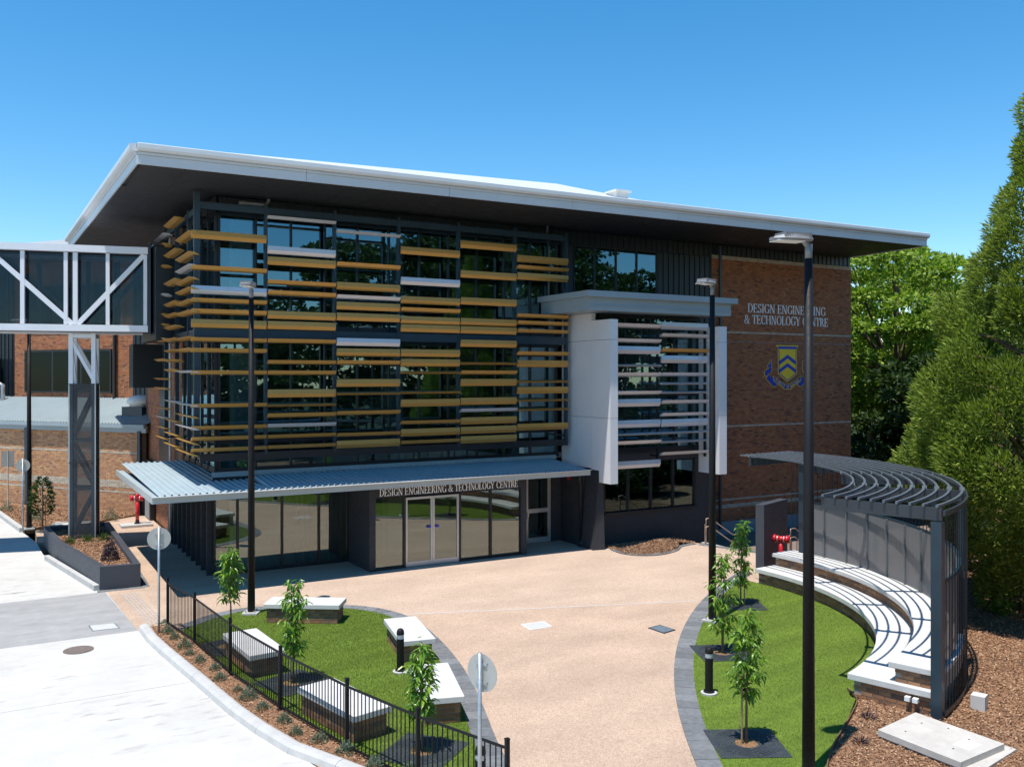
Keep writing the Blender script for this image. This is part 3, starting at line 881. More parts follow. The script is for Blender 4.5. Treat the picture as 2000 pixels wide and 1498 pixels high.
for bay, rows in enumerate(LOUV):
    for z, colour, tilt in rows:
        x0 = BX[bay] + .02 if bay else BX[0] - .2
        louvre(x0, YL, z, BX[bay + 1] - .02 - x0, colour, tilt)
SLOUV = [[(11.18, 'G', 'L'), (10.51, 'G', 'L'), (10.12, 'W', 'L'), (9.71, 'G', 'M'), (9.39, 'G', 'M'), (9.01, 'G', 'M'), (8.67, 'G', 'M'), (7.83, 'G', 'M'), (7.46, 'G', 'M'), (6.75, 'W', 'M'), (5.67, 'W', 'M'), (5.3, 'G', 'M'), (4.93, 'W', 'M'), (4.46, 'G', 'M'), (4.09, 'G', 'M')], [(12.02, 'G', 'L'), (10.94, 'G', 'L'), (9.91, 'G', 'M'), (9.15, 'G', 'M'), (8.75, 'G', 'M'), (8.32, 'G', 'M'), (7.88, 'G', 'M'), (7.49, 'G', 'M'), (7.14, 'G', 'T'), (6.8, 'G', 'T'), (5.71, 'W', 'M'), (5.03, 'G', 'M'), (4.54, 'G', 'M'), (4.16, 'G', 'M')], [(11.79, 'W', 'L'), (11.42, 'G', 'L'), (10.63, 'G', 'L'), (9.58, 'W', 'M'), (8.85, 'G', 'M'), (8.48, 'G', 'M'), (7.96, 'G', 'M'), (7.21, 'G', 'T'), (6.5, 'G', 'M'), (6.14, 'G', 'M'), (5.41, 'G', 'M'), (5.06, 'W', 'M'), (4.68, 'G', 'M'), (4.29, 'G', 'M')]]
SYB = [29.62, 32.2, 34.6, 36.9]
for bay, rows in enumerate(SLOUV):
    for z, colour, tilt in rows:
        # blades on the side face run back from the corner, leading edge towards -x
        louvre(5.48, SYB[bay + 1] - .02, z, SYB[bay + 1] - SYB[bay] - .04, colour, 'S', R(-90), .075)

# pipes under the soffit
pp = MB(); pp.tube([(7.0, 30.2, 12.35), (7.9, 30.2, 12.35), (8.0, 30.25, 12.55)], .06, 8); pp.build('soffit_pipe', gal, B)
pp = MB(); pp.tube([(19.0, 30.1, 12.58), (19.0, 30.15, 12.3), (19.25, 30.4, 11.8), (19.25, 30.45, 8.8)], .05, 8); pp.build('downpipe', blue_steel, B)

# ---- upper right window
uw = empty('window', (22, YG, 9)); uw.parent = B; uw.location = at(B, (22, YG, 9))
wx = [20.6, 21.65, 22.75, 23.85, 24.95]
for a, b in zip(wx, wx[1:]):
    MB().box(a + .03, YG + .03, 8.8, b - .03, YG + .05, 11.95).build('glass_pane', glass_m, uw)
for a in wx: sbox('mullion', dark_steel, uw, a - .03, YG - .02, 8.7, a + .03, YG + .1, 12.0)
sbox('window_head', dark_steel, uw, 20.6, YG - .04, 11.95, 24.95, YG + .1, 12.02)
for x in (28.45,):
    m = MB(); m.tube([(x, 30.42, -.3), (x, 30.42, 12.5)], .07, 10); m.build('downpipe', blue_steel, B)

# ---- bay with white blades and its own roof
bay = empty('bay_window', (20, 28.5, 0)); bay.parent = B; bay.location = at(B, (20, 28.5, 0))
def panel(name, mat, x0, y0, z0, x1, y1, z1): return sbox(name, mat, bay, x0, y0, z0, x1, y1, z1)
zj = [2.6, 5.02, 7.98]                                   # joints between the white panels
for k in range(3):                                       # side wall of the bay
    z0 = zj[k] + .006; z1 = (zj[k + 1] - .006) if k < 2 else 9.04
    if k == 0: z0 = 3.05
    panel('white_panel', white_panel, 20.0, 28.51, z0, 20.2, 29.54, z1)
    panel('white_panel', white_panel, 20.0, 29.55, z0, 20.2, 30.58, z1)
def blade_wall(x0, x1, zb, zt):
    for k in range(3):
        z0 = zb if k == 0 else zj[k] + .006
        z1 = zj[k + 1] - .006 if k < 2 else zt
        panel('white_panel', white_panel, x0, 27.26, z0, x1, 28.5, z1)
blade_wall(20.0, 20.35, 2.55, 8.75)
blade_wall(25.45, 25.85, 2.62, 8.62)
panel('white_panel', white_panel, 25.45, 28.51, 3.2, 25.8, 28.9, 8.6)
# bay glazing
bx = [20.4, 21.65, 22.9, 24.15, 25.4]
for a, b in zip(bx, bx[1:]):
    for z0, z1 in ((3.75, 5.8), (5.9, 8.9)):
        MB().box(a + .03, 28.53, z0, b - .03, 28.55, z1).build('glass_pane', glass_m, bay)
for a in bx: sbox('mullion', dark_steel, bay, a - .03, 28.48, 3.6, a + .03, 28.62, 9.0)
for z0, z1 in ((3.55, 3.75), (5.8, 5.9), (8.9, 9.04)): sbox('transom', dark_steel, bay, 20.36, 28.47, z0, 25.44, 28.6, z1)
sbox('inner_wall', interior_wall, bay, 20.4, 30.45, 3.5, 25.4, 30.55, 9.0)
sbox('bay_floor', interior_floor, bay, 20.3, 28.62, 3.4, 25.4, 30.5, 3.55)
# white louvres of the bay
LB = {'a': [(8.56, 'W', 'M'), (7.98, 'W', 'M'), (7.62, 'W', 'L'), (7.02, 'W', 'T'), (6.66, 'W', 'M'), (5.95, 'W', 'M'), (5.57, 'W', 'L'), (4.75, 'W', 'L'), (4.35, 'W', 'T'), (4.02, 'W', 'M'), (3.17, 'W', 'L')], 'b': [(8.61, 'W', 'L'), (8.23, 'W', 'M'), (7.63, 'G', 'M'), (7.28, 'W', 'L'), (6.67, 'W', 'M'), (6.31, 'W', 'T'), (5.95, 'W', 'T'), (5.57, 'W', 'M'), (5.07, 'W', 'M'), (4.74, 'W', 'L'), (4.35, 'W', 'T'), (3.99, 'W', 'T'), (3.52, 'W', 'M')]}
bay_bm = {}
for colname, xa, xb in (('a', 20.42, 22.86), ('b', 22.92, 25.36)):
    for z, colour, tilt in LB[colname]:
        key = colour
        if key not in bay_bm: bay_bm[key] = blade_mesh(2.44, silver_m if colour == 'W' else gold_m)
        o = link('louvre', bay_bm[key], bay, at(bay, (xa, 27.85, z)), rot=(TILT[tilt] + R(random.uniform(-3, 3)), 0, 0))
        if colour == 'G': o['label'] = 'gold louvre'
for x in (20.42, 22.89, 25.38):
    sbox('post', dark_steel, bay, x - .03, 28.0, 3.3, x + .03, 28.1, 8.7)
    for z in (3.4, 6.0, 8.5): sbox('bracket', dark_steel, bay, x - .025, 28.1, z, x + .025, 28.48, z + .07)
# ground floor walls under the bay
gw = MB()
gw.box(20.2, 28.5, -.7, 26.2, 28.7, 1.25); gw.box(20.2, 28.5, 3.2, 26.2, 28.7, 3.55); gw.box(20.2, 28.501, 1.25, 20.62, 28.699, 3.2); gw.box(25.25, 28.501, 1.25, 26.2, 28.699, 3.2)
gw.box(26.0, 28.7, -.7, 26.2, 30.5, 3.55)
gwo = gw.build('ground_floor_wall', charcoal, bay)
gx = [20.62, 21.8, 22.95, 24.1, 25.25]
for a, b in zip(gx, gx[1:]): MB().box(a + .03, 28.56, 1.3, b - .03, 28.58, 3.15).build('glass_pane', glass_m, bay)
for a in gx: sbox('mullion', dark_steel, bay, a - .035, 28.49, 1.25, a + .035, 28.65, 3.2)
sbox('window_sill', dark_steel, bay, 20.6, 28.42, 1.18, 25.3, 28.499, 1.25)
pier = MB(); pier.add([(19.62, 27.85, -.05), (20.1, 27.75, -.05), (20.1, 28.95, -.05), (19.62, 28.95, -.05), (20.0, 28.0, 3.0), (20.19, 28.0, 3.0), (20.19, 28.95, 3.0), (20.0, 28.95, 3.0)],
                      [(3, 2, 1, 0), (4, 5, 6, 7), (0, 1, 5, 4), (1, 2, 6, 5), (2, 3, 7, 6), (3, 0, 4, 7)])
pier.build('pier', charcoal, bay)
# roof over the bay
br = MB().box(18.98, 27.18, 9.05, 26.0, YG - .06, 9.62).build('bay_roof', small_roof_m, B)
sbox('fascia_moulding', small_roof_m, br, 18.96, 27.15, 9.20, 26.02, 27.178, 9.24)
fl = MB(); fl.box(18.8, 26.98, 9.54, 26.2, 27.179, 9.76); fl.box(18.8, 27.18, 9.54, 18.979, YG - .06, 9.76); fl.box(26.001, 27.18, 9.54, 26.2, YG - .06, 9.76)
fl.build('gutter', small_roof_m, br)

# ---- entrance portal and lobby
lobby = empty('lobby', (6.2, YG, 0)); lobby.parent = B; lobby.location = at(B, (6.2, YG, 0))
px0, px1, py = 10.92, 17.08, 28.5
pf = MB()
pf.box(px0, py, 0, px0 + .22, YG + .2, 2.86); pf.box(px1 - .22, py, 0, px1, YG + .2, 2.86)
pf.box(px0 + .22, py, 2.5, px1 - .22, py + .3, 2.86); pf.box(px0 + .22, py + .301, 2.6, px1 - .22, YG, 2.86)
pf.build('portal_frame', charcoal, lobby)
pm = [px0 + .22, 12.22, 14.35, 15.6, px1 - .22]
for i, (a, b) in enumerate(zip(pm, pm[1:])):
    if i == 1: continue
    MB().box(a + .03, py + .1, .08, b - .03, py + .115, 2.46).build('glass_pane', lobby_glass, lobby)
    sbox('glazing_bead', dark_steel, lobby, a, py + .05, .01, b, py + .16, .08)
    sbox('glazing_bead', dark_steel, lobby, a, py + .05, 2.46, b, py + .16, 2.499)
for a in pm[1:-1]: sbox('mullion', dark_steel, lobby, a - .035, py + .03, .01, a + .035, py + .18, 2.5)
for k in range(2):                                           # double doors
    a = 12.26 + k * 1.03; b = a + 1.02
    dfr = MB(); dfr.box(a, py + .06, .03, a + .07, py + .13, 2.42); dfr.box(b - .07, py + .06, .03, b, py + .13, 2.42)
    dfr.box(a + .07, py + .06, .03, b - .07, py + .13, .2); dfr.box(a + .07, py + .06, 2.34, b - .07, py + .13, 2.42)
    dd = dfr.build('entrance_door', alu, lobby)
    MB().box(a + .07, py + .09, .2, b - .07, py + .1, 2.34).build('door_glass', lobby_glass, lobby)
    hx = b - .2 if k == 0 else a + .1
    sbox('door_handle', crest_blue, lobby, hx, py + .02, 1.32, hx + .12, py + .06, 1.4)
# lobby glass to the left, set back
lx = [6.3, 7.05, 8.55, 9.85, 10.9]
for a, b in zip(lx, lx[1:]):
    MB().box(a + .03, YG + .02, .12, b - .03, YG + .035, 3.1).build('glass_pane', lobby_glass, lobby)
for a in lx: sbox('mullion', dark_steel, lobby, a - .035, YG - .04, .0, a + .035, YG + .1, 3.1)
sbox('glass_sill', dark_steel, lobby, 6.25, YG - .03, .0, 10.9, YG + .09, .12)
sbox('glass_head', dark_steel, lobby, 6.25, YG - .03, 3.1, 10.9, YG + .09, 3.36)
for a in (9.2, 9.55, 10.25, 10.6):
    sbox('inner_fin', charcoal, lobby, a, YG + .3, .0, a + .1, YG + .8, 3.2)
# fins along the left side of the lobby, glass behind them
for k in range(8):
    y = 30.75 + k * .9
    sbox('fin', charcoal, lobby, 6.08, y, 0, 6.26, y + .09, 2.86)
for k in range(5):
    MB().box(6.55, 30.8 + k * 1.3, .1, 6.565, 32.05 + k * 1.3, 3.1).build('glass_pane', lobby_glass, lobby)
MB().tube([(6.2, 37.4, 0), (6.2, 37.4, 2.86)], .16, 14).build('column', dark_steel, lobby, smooth=True)
# recessed side door at the right end
sbox('recess_wall', charcoal, lobby, 19.26, 30.3, 0, 19.9, 30.55, 2.86)
sbox('recess_wall', charcoal, lobby, 19.75, 28.9, 0, 20.15, 30.29, 2.86)
sbox('recess_wall', charcoal, lobby, 17.05, 30.3, 2.75, 19.26, 30.55, 2.86)
sd_ = MB(); sd_.box(18.1, 30.25, .02, 18.2, 30.35, 2.75); sd_.box(19.15, 30.25, .02, 19.25, 30.35, 2.75); sd_.box(18.2, 30.25, .02, 19.15, 30.35, .22); sd_.box(18.2, 30.25, 2.65, 19.15, 30.35, 2.75); sd_.box(18.2, 30.27, 1.2, 19.15, 30.33, 1.36); sd_.box(17.1, 30.25, .02, 18.099, 30.35, 2.75)
sd_.build('side_door', alu, lobby)
MB().box(18.2, 30.29, .22, 19.15, 30.3, 2.65).build('door_glass', lobby_glass, lobby)
sbox('door_handle', gal, lobby, 18.12, 30.2, 1.0, 18.17, 30.249, 1.25)
m = MB(); m.tube([(19.55, 28.6, 2.85), (19.55, 28.65, 2.6), (19.68, 28.75, 2.45), (19.68, 28.75, .25)], .06, 10); m.tube([(19.68, 28.75, .25), (19.68, 28.75, .0)], .085, 10)
m.build('downpipe', dark_steel, lobby, smooth=True)
al = MB(); al.box(19.70, 29.6, 2.5, 19.749, 29.75, 2.68); al.build('fire_alarm', red_m, lobby)

# ---- entrance canopy
can = empty('entrance_canopy', (4, 27.85, 3)); can.parent = B; can.location = at(B, (4, 27.85, 3))
cx0, cx1, cy0, cy1 = 3.97, 19.5, 27.85, 36.9
cz = 2.87
ce = MB(); ce.box(cx0, cy0, cz, cx1, cy0 + .05, cz + .2); ce.box(cx0, cy0 + .05, cz, cx0 + .05, cy1, cz + .2); ce.box(cx1 - .05, cy0 + .05, cz, cx1, YG - .05, cz + .2)
ce.build('canopy_fascia', canopy_edge, can)
sbox('box_gutter', canopy_m, can, cx0 + .051, cy0 + .06, cz + .05, cx0 + .3, cy1, cz + .15)
cs = MB(); cs.box(cx0 + .05, cy0 + .05, cz + .01, cx1 - .05, YG - .06, cz + .04); cs.box(cx0 + .05, YG - .06, cz + .01, 6.28, cy1, cz + .04)
cs.build('canopy_soffit', soffit_m, can)
lip = MB(); lip.bar((cx0, cy0 - .05, cz + .2), (cx1, cy0 - .05, cz + .2), .1, .02); lip.build('canopy_gutter', roof_m, can)
# corrugated sheets fall to the front edge; ribs run front to back
def sheet(x0, x1, y0, z0, y1, z1, step=.2, h=.035):
    m = MB(); x = x0; vs = []; fs = []
    prof = []
    while x < x1:
        prof += [(x, 0), (x + step * .55, 0), (x + step * .68, h), (x + step * .87, h)]
        x += step
    prof.append((min(x, x1 + step), 0))
    n = len(prof)
    vs = [(a, y0, z0 + b) for a, b in prof] + [(a, y1, z1 + b) for a, b in prof]
    m.add(vs, [(i, i + 1, n + i + 1, n + i) for i in range(n - 1)])
    return m
w = 0
x = cx0 + .2
while x < cx1 - .2:
    x2 = min(x + 1.6, cx1 - .15)
    sheet(x, x2 - .01, cy0 + .03, cz + .20, YG - .05 if x > 6.0 else cy1, cz + .40 if x > 6.0 else cz + .42, h=.045).build('roofing_sheet', canopy_m, can)
    x = x2
sbox('flashing', canopy_m, can, 6.2, YG - .06, cz + .39, 19.7, YG - .051, cz + .56)

# ---- lettering
def ring(cx, cy, ox, oy, ix, iy, a0, a1, n=14):
    P = []
    for i in range(n):
        t0, t1 = R(a0 + (a1 - a0) * i / n), R(a0 + (a1 - a0) * (i + 1) / n)
        P.append([(cx + ox * math.cos(t0), cy + oy * math.sin(t0)), (cx + ox * math.cos(t1), cy + oy * math.sin(t1)),
                  (cx + ix * math.cos(t1), cy + iy * math.sin(t1)), (cx + ix * math.cos(t0), cy + iy * math.sin(t0))])
    return P
def rc(x0, y0, x1, y1): return [(x0, y0), (x1, y0), (x1, y1), (x0, y1)]
def diag(x0, y0, x1, y1, w): return [(x0, y0), (x0 + w, y0), (x1 + w, y1), (x1, y1)]
def stem(x, w=.13): return [rc(x, 0, x + w, 1), rc(x - .06, 0, x + w + .06, .045), rc(x - .06, .955, x + w + .06, 1)]
GL = {
    'D': (.78, stem(.08) + ring(.24, .5, .5, .5, .36, .455, -90, 90)),
    'E': (.64, stem(.08) + [rc(.2, 0, .56, .05), rc(.2, .95, .54, 1), rc(.2, .485, .44, .535), rc(.52, 0, .57, .22), rc(.5, .8, .545, 1), rc(.42, .4, .455, .62)]),
    'S': (.58, ring(.28, .735, .22, .265, .11, .215, 20, 270) + ring(.28, .26, .24, .265, .125, .21, -160, 90) + [rc(.44, .74, .49, 1.0), rc(.05, 0, .1, .27)]),
    'I': (.34, stem(.1)),
    'G': (.78, ring(.40, .5, .36, .515, .23, .465, 45, 335) + [rc(.6, .05, .72, .46), rc(.52, .42, .78, .465), rc(.63, .72, .68, 1.0)]),
    'N': (.82, [rc(.12, 0, .17, 1), rc(.64, 0, .69, 1), diag(.1, 1, .58, 0, .12), rc(.02, 0, .26, .045), rc(.02, .955, .2, 1), rc(.56, .955, .79, 1)]),
    'R': (.72, stem(.08) + ring(.26, .74, .28, .26, .15, .215, -90, 90) + [rc(.2, .95, .28, 1), rc(.2, .48, .28, .525), diag(.28, .5, .56, 0, .13), rc(.54, 0, .74, .045)]),
    'C': (.72, ring(.40, .5, .36, .515, .23, .465, 42, 318) + [rc(.63, .7, .68, 1.0)]),
    'T': (.68, [rc(.27, 0, .40, 1), rc(.2, 0, .47, .045), rc(.03, .95, .64, 1), rc(.03, .76, .075, 1), rc(.595, .76, .64, 1)]),
    'H': (.84, stem(.08) + stem(.6) + [rc(.2, .48, .62, .53)]),
    'O': (.80, ring(.40, .5, .37, .515, .24, .465, 0, 360, 24)),
    'L': (.62, stem(.08) + [rc(.2, 0, .56, .05), rc(.52, 0, .565, .26)]),
    'Y': (.74, [rc(.3, 0, .43, .5), rc(.23, 0, .5, .045), diag(.3, .45, .04, 1, .13), diag(.38, .45, .62, 1, .05), rc(-.02, .955, .24, 1), rc(.54, .955, .76, 1)]),
    '&': (.86, ring(.36, .76, .2, .24, .1, .195, 0, 360) + ring(.32, .26, .27, .27, .15, .215, 60, 320) + [diag(.2, .64, .66, 0, .14), diag(.52, .12, .72, .5, .05), rc(.62, .48, .86, .525), rc(.62, 0, .86, .045)]),
}
def lettering(parent, text, x0, x1, y, z, h, mat, name):
    total = sum(.34 if c == ' ' else GL[c][0] for c in text)
    sx = (x1 - x0) / total
    s = empty(name, (x0, y, z)); s.parent = parent; s.location = at(parent, (x0, y, z))
    u = x0
    for c in text:
        if c == ' ': u += .34 * sx; continue
        m = MB()
        for i, poly in enumerate(GL[c][1]):
            P = [(u + a * sx, z + b * h) for a, b in poly]
            ar = sum(P[k][0] * P[(k + 1) % len(P)][1] - P[(k + 1) % len(P)][0] * P[k][1] for k in range(len(P)))
            if ar < 0: P = P[::-1]
            f = -.022 - .0006 * (i % 7)          # strokes overlap: never two faces in one plane
            n = len(P)
            vs = [(a, y + f, b) for a, b in P] + [(a, y, b) for a, b in P]
            m.add(vs, [tuple(range(n))] + [(k, n + k, n + (k + 1) % n, (k + 1) % n) for k in range(n)])
        m.build('letter', mat, s)
        u += GL[c][0] * sx
    return s
lettering(B, 'DESIGN ENGINEERING & TECHNOLOGY CENTRE', 11.27, 16.69, 28.49, 2.535, .25, letter_white, 'entrance_lettering')
lettering(B, 'DESIGN ENGINEERING', 30.28, 35.51, YG - .03, 9.57, .42, letter_white, 'wall_lettering')
lettering(B, '& TECHNOLOGY CENTRE', 30.05, 35.69, YG - .03, 9.04, .42, letter_white, 'wall_lettering')

# ---- crest on the brick wall (drawn in its own units, then set on the wall)
crest = empty('school_crest', (32.87, YG - .02, 7.22)); crest.parent = B; crest.location = at(B, (32.87, YG - .02, 7.22))
KU, KZ = 0.00276, 0.00196
def cpoly(name, polys, mat, depth, parent=None):
    m = MB()
    for P in polys:
        P = [(32.87 + a * KU, 7.22 + b * KZ) for a, b in P]
        ar = sum(P[k][0] * P[(k + 1) % len(P)][1] - P[(k + 1) % len(P)][0] * P[k][1] for k in range(len(P)))
        if ar < 0: P = P[::-1]
        n = len(P); y0 = YG - .02 - depth; y1 = YG - .02
        m.add([(a, y0, b) for a, b in P] + [(a, y1, b) for a, b in P], [tuple(range(n))] + [(k, n + k, n + (k + 1) % n, (k + 1) % n) for k in range(n)])
    return m.build(name, mat, crest)
def mir(P): return [(-a, b) for a, b in P]
# units: crop pixels from the shield axis, z up from shield centre
shield = [(-280, 440), (280, 440), (228, 360), (228, -258), (0, -455), (-228, -258), (-228, 360)]
cpoly('shield', [shield], crest_yellow, .02)
cpoly('shield_border', [[(-245, 412), (245, 412), (212, 345), (212, -245), (0, -430), (-212, -245), (-212, 345)]], crest_blue, .026)
cpoly('shield_field', [[(-196, 345), (196, 345), (196, -232), (0, -402), (-196, -232)]], crest_yellow, .032)
ch = lambda t: [(-200, t - 150), (0, t), (200, t - 150), (200, t - 240), (0, t - 92), (-200, t - 240)]
cpoly('chevron', [[(-200, 58), (0, 212), (0, 118), (-200, -40)], [(0, 212), (200, 58), (200, -40), (0, 118)]], crest_blue, .038)
cpoly('chevron', [[(-200, -145), (0, 8), (0, -86), (-200, -240)], [(0, 8), (200, -145), (200, -240), (0, -86)]], crest_blue, .038)
def scroll(grow):
    g = grow
    left = [[(-330 - g, -315 + g), (-290 + g, -325 + g), (-40, -520 + g), (40, -520 + g), (290 - g, -325 + g), (330 + g, -315 + g), (310 + g, -420 - g), (70, -615 - g), (-70, -615 - g), (-310 - g, -420 - g)]]
    arm = [[(-470 - g, -300), (-440, -275 + g), (-330, -395), (-240 + g, -495), (-290, -560 - g), (-345, -560 - g), (-505 - g, -380)],
           [(-545 - g, -215), (-520, -170 + g), (-430, -120 + g), (-385 + g, -150), (-400 + g, -220), (-470, -262), (-500, -315 - g), (-530 - g, -305)],
           [(-430 - g, -150), (-385 + g, -165), (-380 + g, -40), (-400, -10 + g), (-425 - g, -30)],
           [(-470 - g, -60), (-440, -10 + g), (-410 + g, -20), (-430 + g, -95), (-470 - g, -100)],
           [(-430 - g, 10), (-390, 70 + g), (-378 + g, 10), (-395, -15 - g)]]
    return left[:1], arm + [mir(P) for P in arm]
b0, a0 = scroll(14); b1, a1 = scroll(0)
cpoly('scroll_edge', a0, crest_yellow, .018); cpoly('scroll_tail', a1, crest_blue, .024)
cpoly('scroll_edge', [[(-344, -300), (-60, -508), (-76, -636), (-330, -430)], [(344, -300), (60, -508), (76, -636), (330, -430)], [(-60.5, -508), (60.5, -508), (76.5, -636), (-76.5, -636)]], crest_yellow, .028)
cpoly('scroll_band', [[(-330, -318), (-60, -520), (-68, -618), (-314, -425)], [(330, -318), (60, -520), (68, -618), (314, -425)], [(-60.5, -520), (60.5, -520), (68.5, -618), (-68.5, -618)]], crest_blue, .034)
# motto strokes: simple stroked capitals along the band
ST = {'F': [(0, 0, 0, 1), (0, 1, .6, 1), (0, .5, .45, .5)], 'I': [(0.1, 0, .1, 1)], 'D': [(0, 0, 0, 1), (0, 1, .5, .75), (.5, .75, .5, .25), (.5, .25, 0, 0)],
      'E': [(0, 0, 0, 1), (0, 1, .55, 1), (0, .5, .4, .5), (0, 0, .55, 0)], 'L': [(0, 0, 0, 1), (0, 0, .5, 0)], 'S': [(.5, 1, 0, .9), (0, .9, 0, .55), (0, .55, .5, .45), (.5, .45, .5, .1), (.5, .1, 0, 0)],
      'N': [(0, 0, 0, 1), (0, 1, .55, 0), (.55, 0, .55, 1)], 'O': [(0, 0, 0, 1), (0, 1, .5, 1), (.5, 1, .5, 0), (.5, 0, 0, 0)], 'M': [(0, 0, 0, 1), (0, 1, .3, .3), (.3, .3, .6, 1), (.6, 1, .6, 0)],
      'B': [(0, 0, 0, 1), (0, 1, .5, .8), (.5, .8, .1, .5), (.1, .5, .5, .25), (.5, .25, 0, 0)], 'U': [(0, 1, 0, 0), (0, 0, .5, 0), (.5, 0, .5, 1)]}
def motto(word, p, q, h):
    p, q = Vector(p), Vector(q); d = (q - p); L = d.length; d.normalize(); nrm = Vector((-d.y, d.x))
    step = L / len(word)
    polys = []
    for i, c in enumerate(word):
        o = p + d * (i * step)
        for x0, y0, x1, y1 in ST[c]:
            a = o + d * x0 * step * 1.15 + nrm * y0 * h; b = o + d * x1 * step * 1.15 + nrm * y1 * h
            t = (b - a).normalized(); s = Vector((-t.y, t.x)) * 5
            polys.append([tuple(a - s), tuple(b - s), tuple(b + s), tuple(a + s)])
    cpoly('motto', polys, crest_yellow, .040)
motto('FIDELIS', (-300, -415), (-78, -590), 50)
motto('IN', (-22, -600), (30, -600), 55)
motto('OMNIBUS', (85, -592), (305, -418), 50)

# ------------------------------------------------------------------ brick wing with its low annex, on the left
WG = empty('brick_wing', (6.0, 45.8, 0))
tag(WG, 'orange brick wing with low corrugated annex behind the white footbridge', 'building')
WA = Vector((6.05, 45.75)); WU = Vector((-0.6, 0.8)); WN = Vector((-0.8, -0.6))      # right end, direction along, outward
def wp(s, d): p = WA + WU * s + WN * d; return (p.x, p.y)
def wprism(name, mat, s0, s1, d0, d1, z0, z1, parent=WG, **k):
    return MB().prism([wp(s0, d0), wp(s1, d0), wp(s1, d1), wp(s0, d1)], z0, z1).build(name, mat, parent, **k)
aw = wprism('annex_wall', mortar_m, 0, 26, -.3, 0, 0, 4.15)
ba = MB(); bc = MB()
band2 = lambda z: (.95 <= z <= 1.06) or (1.22 <= z <= 1.62) or (2.84 <= z <= 2.95)
ptW = lambda s, d: wp(s, d)
brick_rows(ba, 0, 20, .05, 4.12, ptW, None, skip=lambda s, z: band2(z))
brick_rows(bc, 0, 20, .05, 4.12, ptW, None, skip=lambda s, z: not band2(z), proud=.02)
ba.build('brick', brick_l, aw, kind='stuff'); bc.build('brick', brick_c, aw, kind='stuff', label='cream band bricks')
for s in (-.15, 7.4, 14.5):
    wprism('post', blue_steel, s, s + .18, .1, .26, 0, 4.0)
# annex roof, ribbed sheets running down the slope
rw = empty('annex_roof', (5, 48, 4.3)); rw.parent = WG; rw.location = at(WG, (5, 48, 4.3))
def annex_pt(s, t):
    p = WA + WU * s + WN * (.2 - 3.35 * t); return (p.x, p.y, 4.32 + 1.12 * t)
s = -.45
while s < 24:
    m = MB(); prof = []; x = s
    while x < s + 1.58:
        prof += [(x, 0), (x + .11, 0), (x + .135, .04), (x + .17, .04)]; x += .2
    n = len(prof)
    vs = [(Vector(annex_pt(a, 0)) + Vector((0, 0, b))).to_tuple() for a, b in prof] + [(Vector(annex_pt(a, 1)) + Vector((0, 0, b))).to_tuple() for a, b in prof]
    m.add(vs, [(i, i + 1, n + i + 1, n + i) for i in range(n - 1)])
    m.build('roofing_sheet', annex_m, rw); s += 1.6
wprism('gutter', small_roof_m, -.45, 24, .20, .32, 4.14, 4.31)
wprism('annex_fascia', small_roof_m, -.45, 24, .06, .195, 3.92, 4.26)
# upper wall behind the annex
uwl = wprism('upper_wall', mortar_d, -1.0, 26, -3.6, -3.2, 0, 13.6)
ub = MB()
wins = [(5.3, 11.8, 5.75, 8.0)]
def usk(s, z): return any(a < s < b and c < z < d for a, b, c, d in wins) or s < 3.86 or s > 12.7
ptU = lambda s, d: wp(s, d - 3.2)
brick_rows(ub, 3.86, 12.7, 5.4, 12.9, ptU, None, skip=usk)
ub.build('brick', brick_m, uwl, kind='stuff')
def clad_panel(s0, s1, z0, z1, d=-3.15):
    c = wprism('ribbed_cladding', cladding_m, s0, s1, -3.2, d, z0, z1)
    n = int((s1 - s0) / .3)
    for i in range(n):
        a = s0 + .1 + i * .3
        MB().prism([wp(a, d), wp(a + .03, d), wp(a + .03, d + .04), wp(a, d + .04)], z0, z1).build('rib', cladding_m, c)
clad_panel(-1.0, 3.82, 5.0, 12.9); clad_panel(12.74, 22, 5.4, 12.9)
fr = wprism('window', dark_steel, 5.3, 11.8, -3.19, -3.08, 5.7, 8.05)
for a in (5.4, 7.55, 9.7):
    MB().prism([wp(a, -3.075), wp(a + 2.0, -3.075), wp(a + 2.0, -3.07), wp(a, -3.07)], 5.8, 7.95).build('glass_pane', wing_glass, fr)
fr = wprism('window', dark_steel, 5.3, 11.8, -3.19, -3.08, 9.2, 11.6)
for a in (5.4, 7.55, 9.7):
    MB().prism([wp(a, -3.075), wp(a + 2.0, -3.075), wp(a + 2.0, -3.07), wp(a, -3.07)], 9.3, 11.5).build('glass_pane', wing_glass, fr)
wprism('flue', dark_steel, 13.6, 15.4, -3.0, -2.0, 5.0, 7.6)
MB().tube([(*wp(12.9, -2.6), 5.2), (*wp(12.9, -2.6), 6.1), (*wp(13.3, -2.4), 6.3)], .12, 10).build('vent_pipe', gal, WG, smooth=True)
MB().tube([(*wp(5.0, -3.05), 5.1), (*wp(5.0, -3.05), 12.8)], .09, 8).build('downpipe', dark_steel, WG)
wr = MB()
wr.prism([wp(-1.4, -2.3), wp(26, -2.3), wp(26, -14), wp(-1.4, -14)], 13.6, 13.75); wr.build('wing_roof', roof_m, WG)
wprism('wing_gutter', white_panel, -1.4, 26, -2.3, -2.12, 13.45, 13.85)
rvn = wprism('vent_curb', blue_steel, .75, 2.05, -1.9, -.75, 4.6, 5.1)
vp = wp(1.4, -1.3)
vt = MB(); vt.lathe([(.50, 5.1), (.50, 5.22), (.62, 5.25), (.64, 5.4), (.5, 5.58), (.2, 5.66), (0.01, 5.67)], 20, (vp[0], vp[1], 0))
vt.build('roof_vent', vent_m, WG, smooth=True)

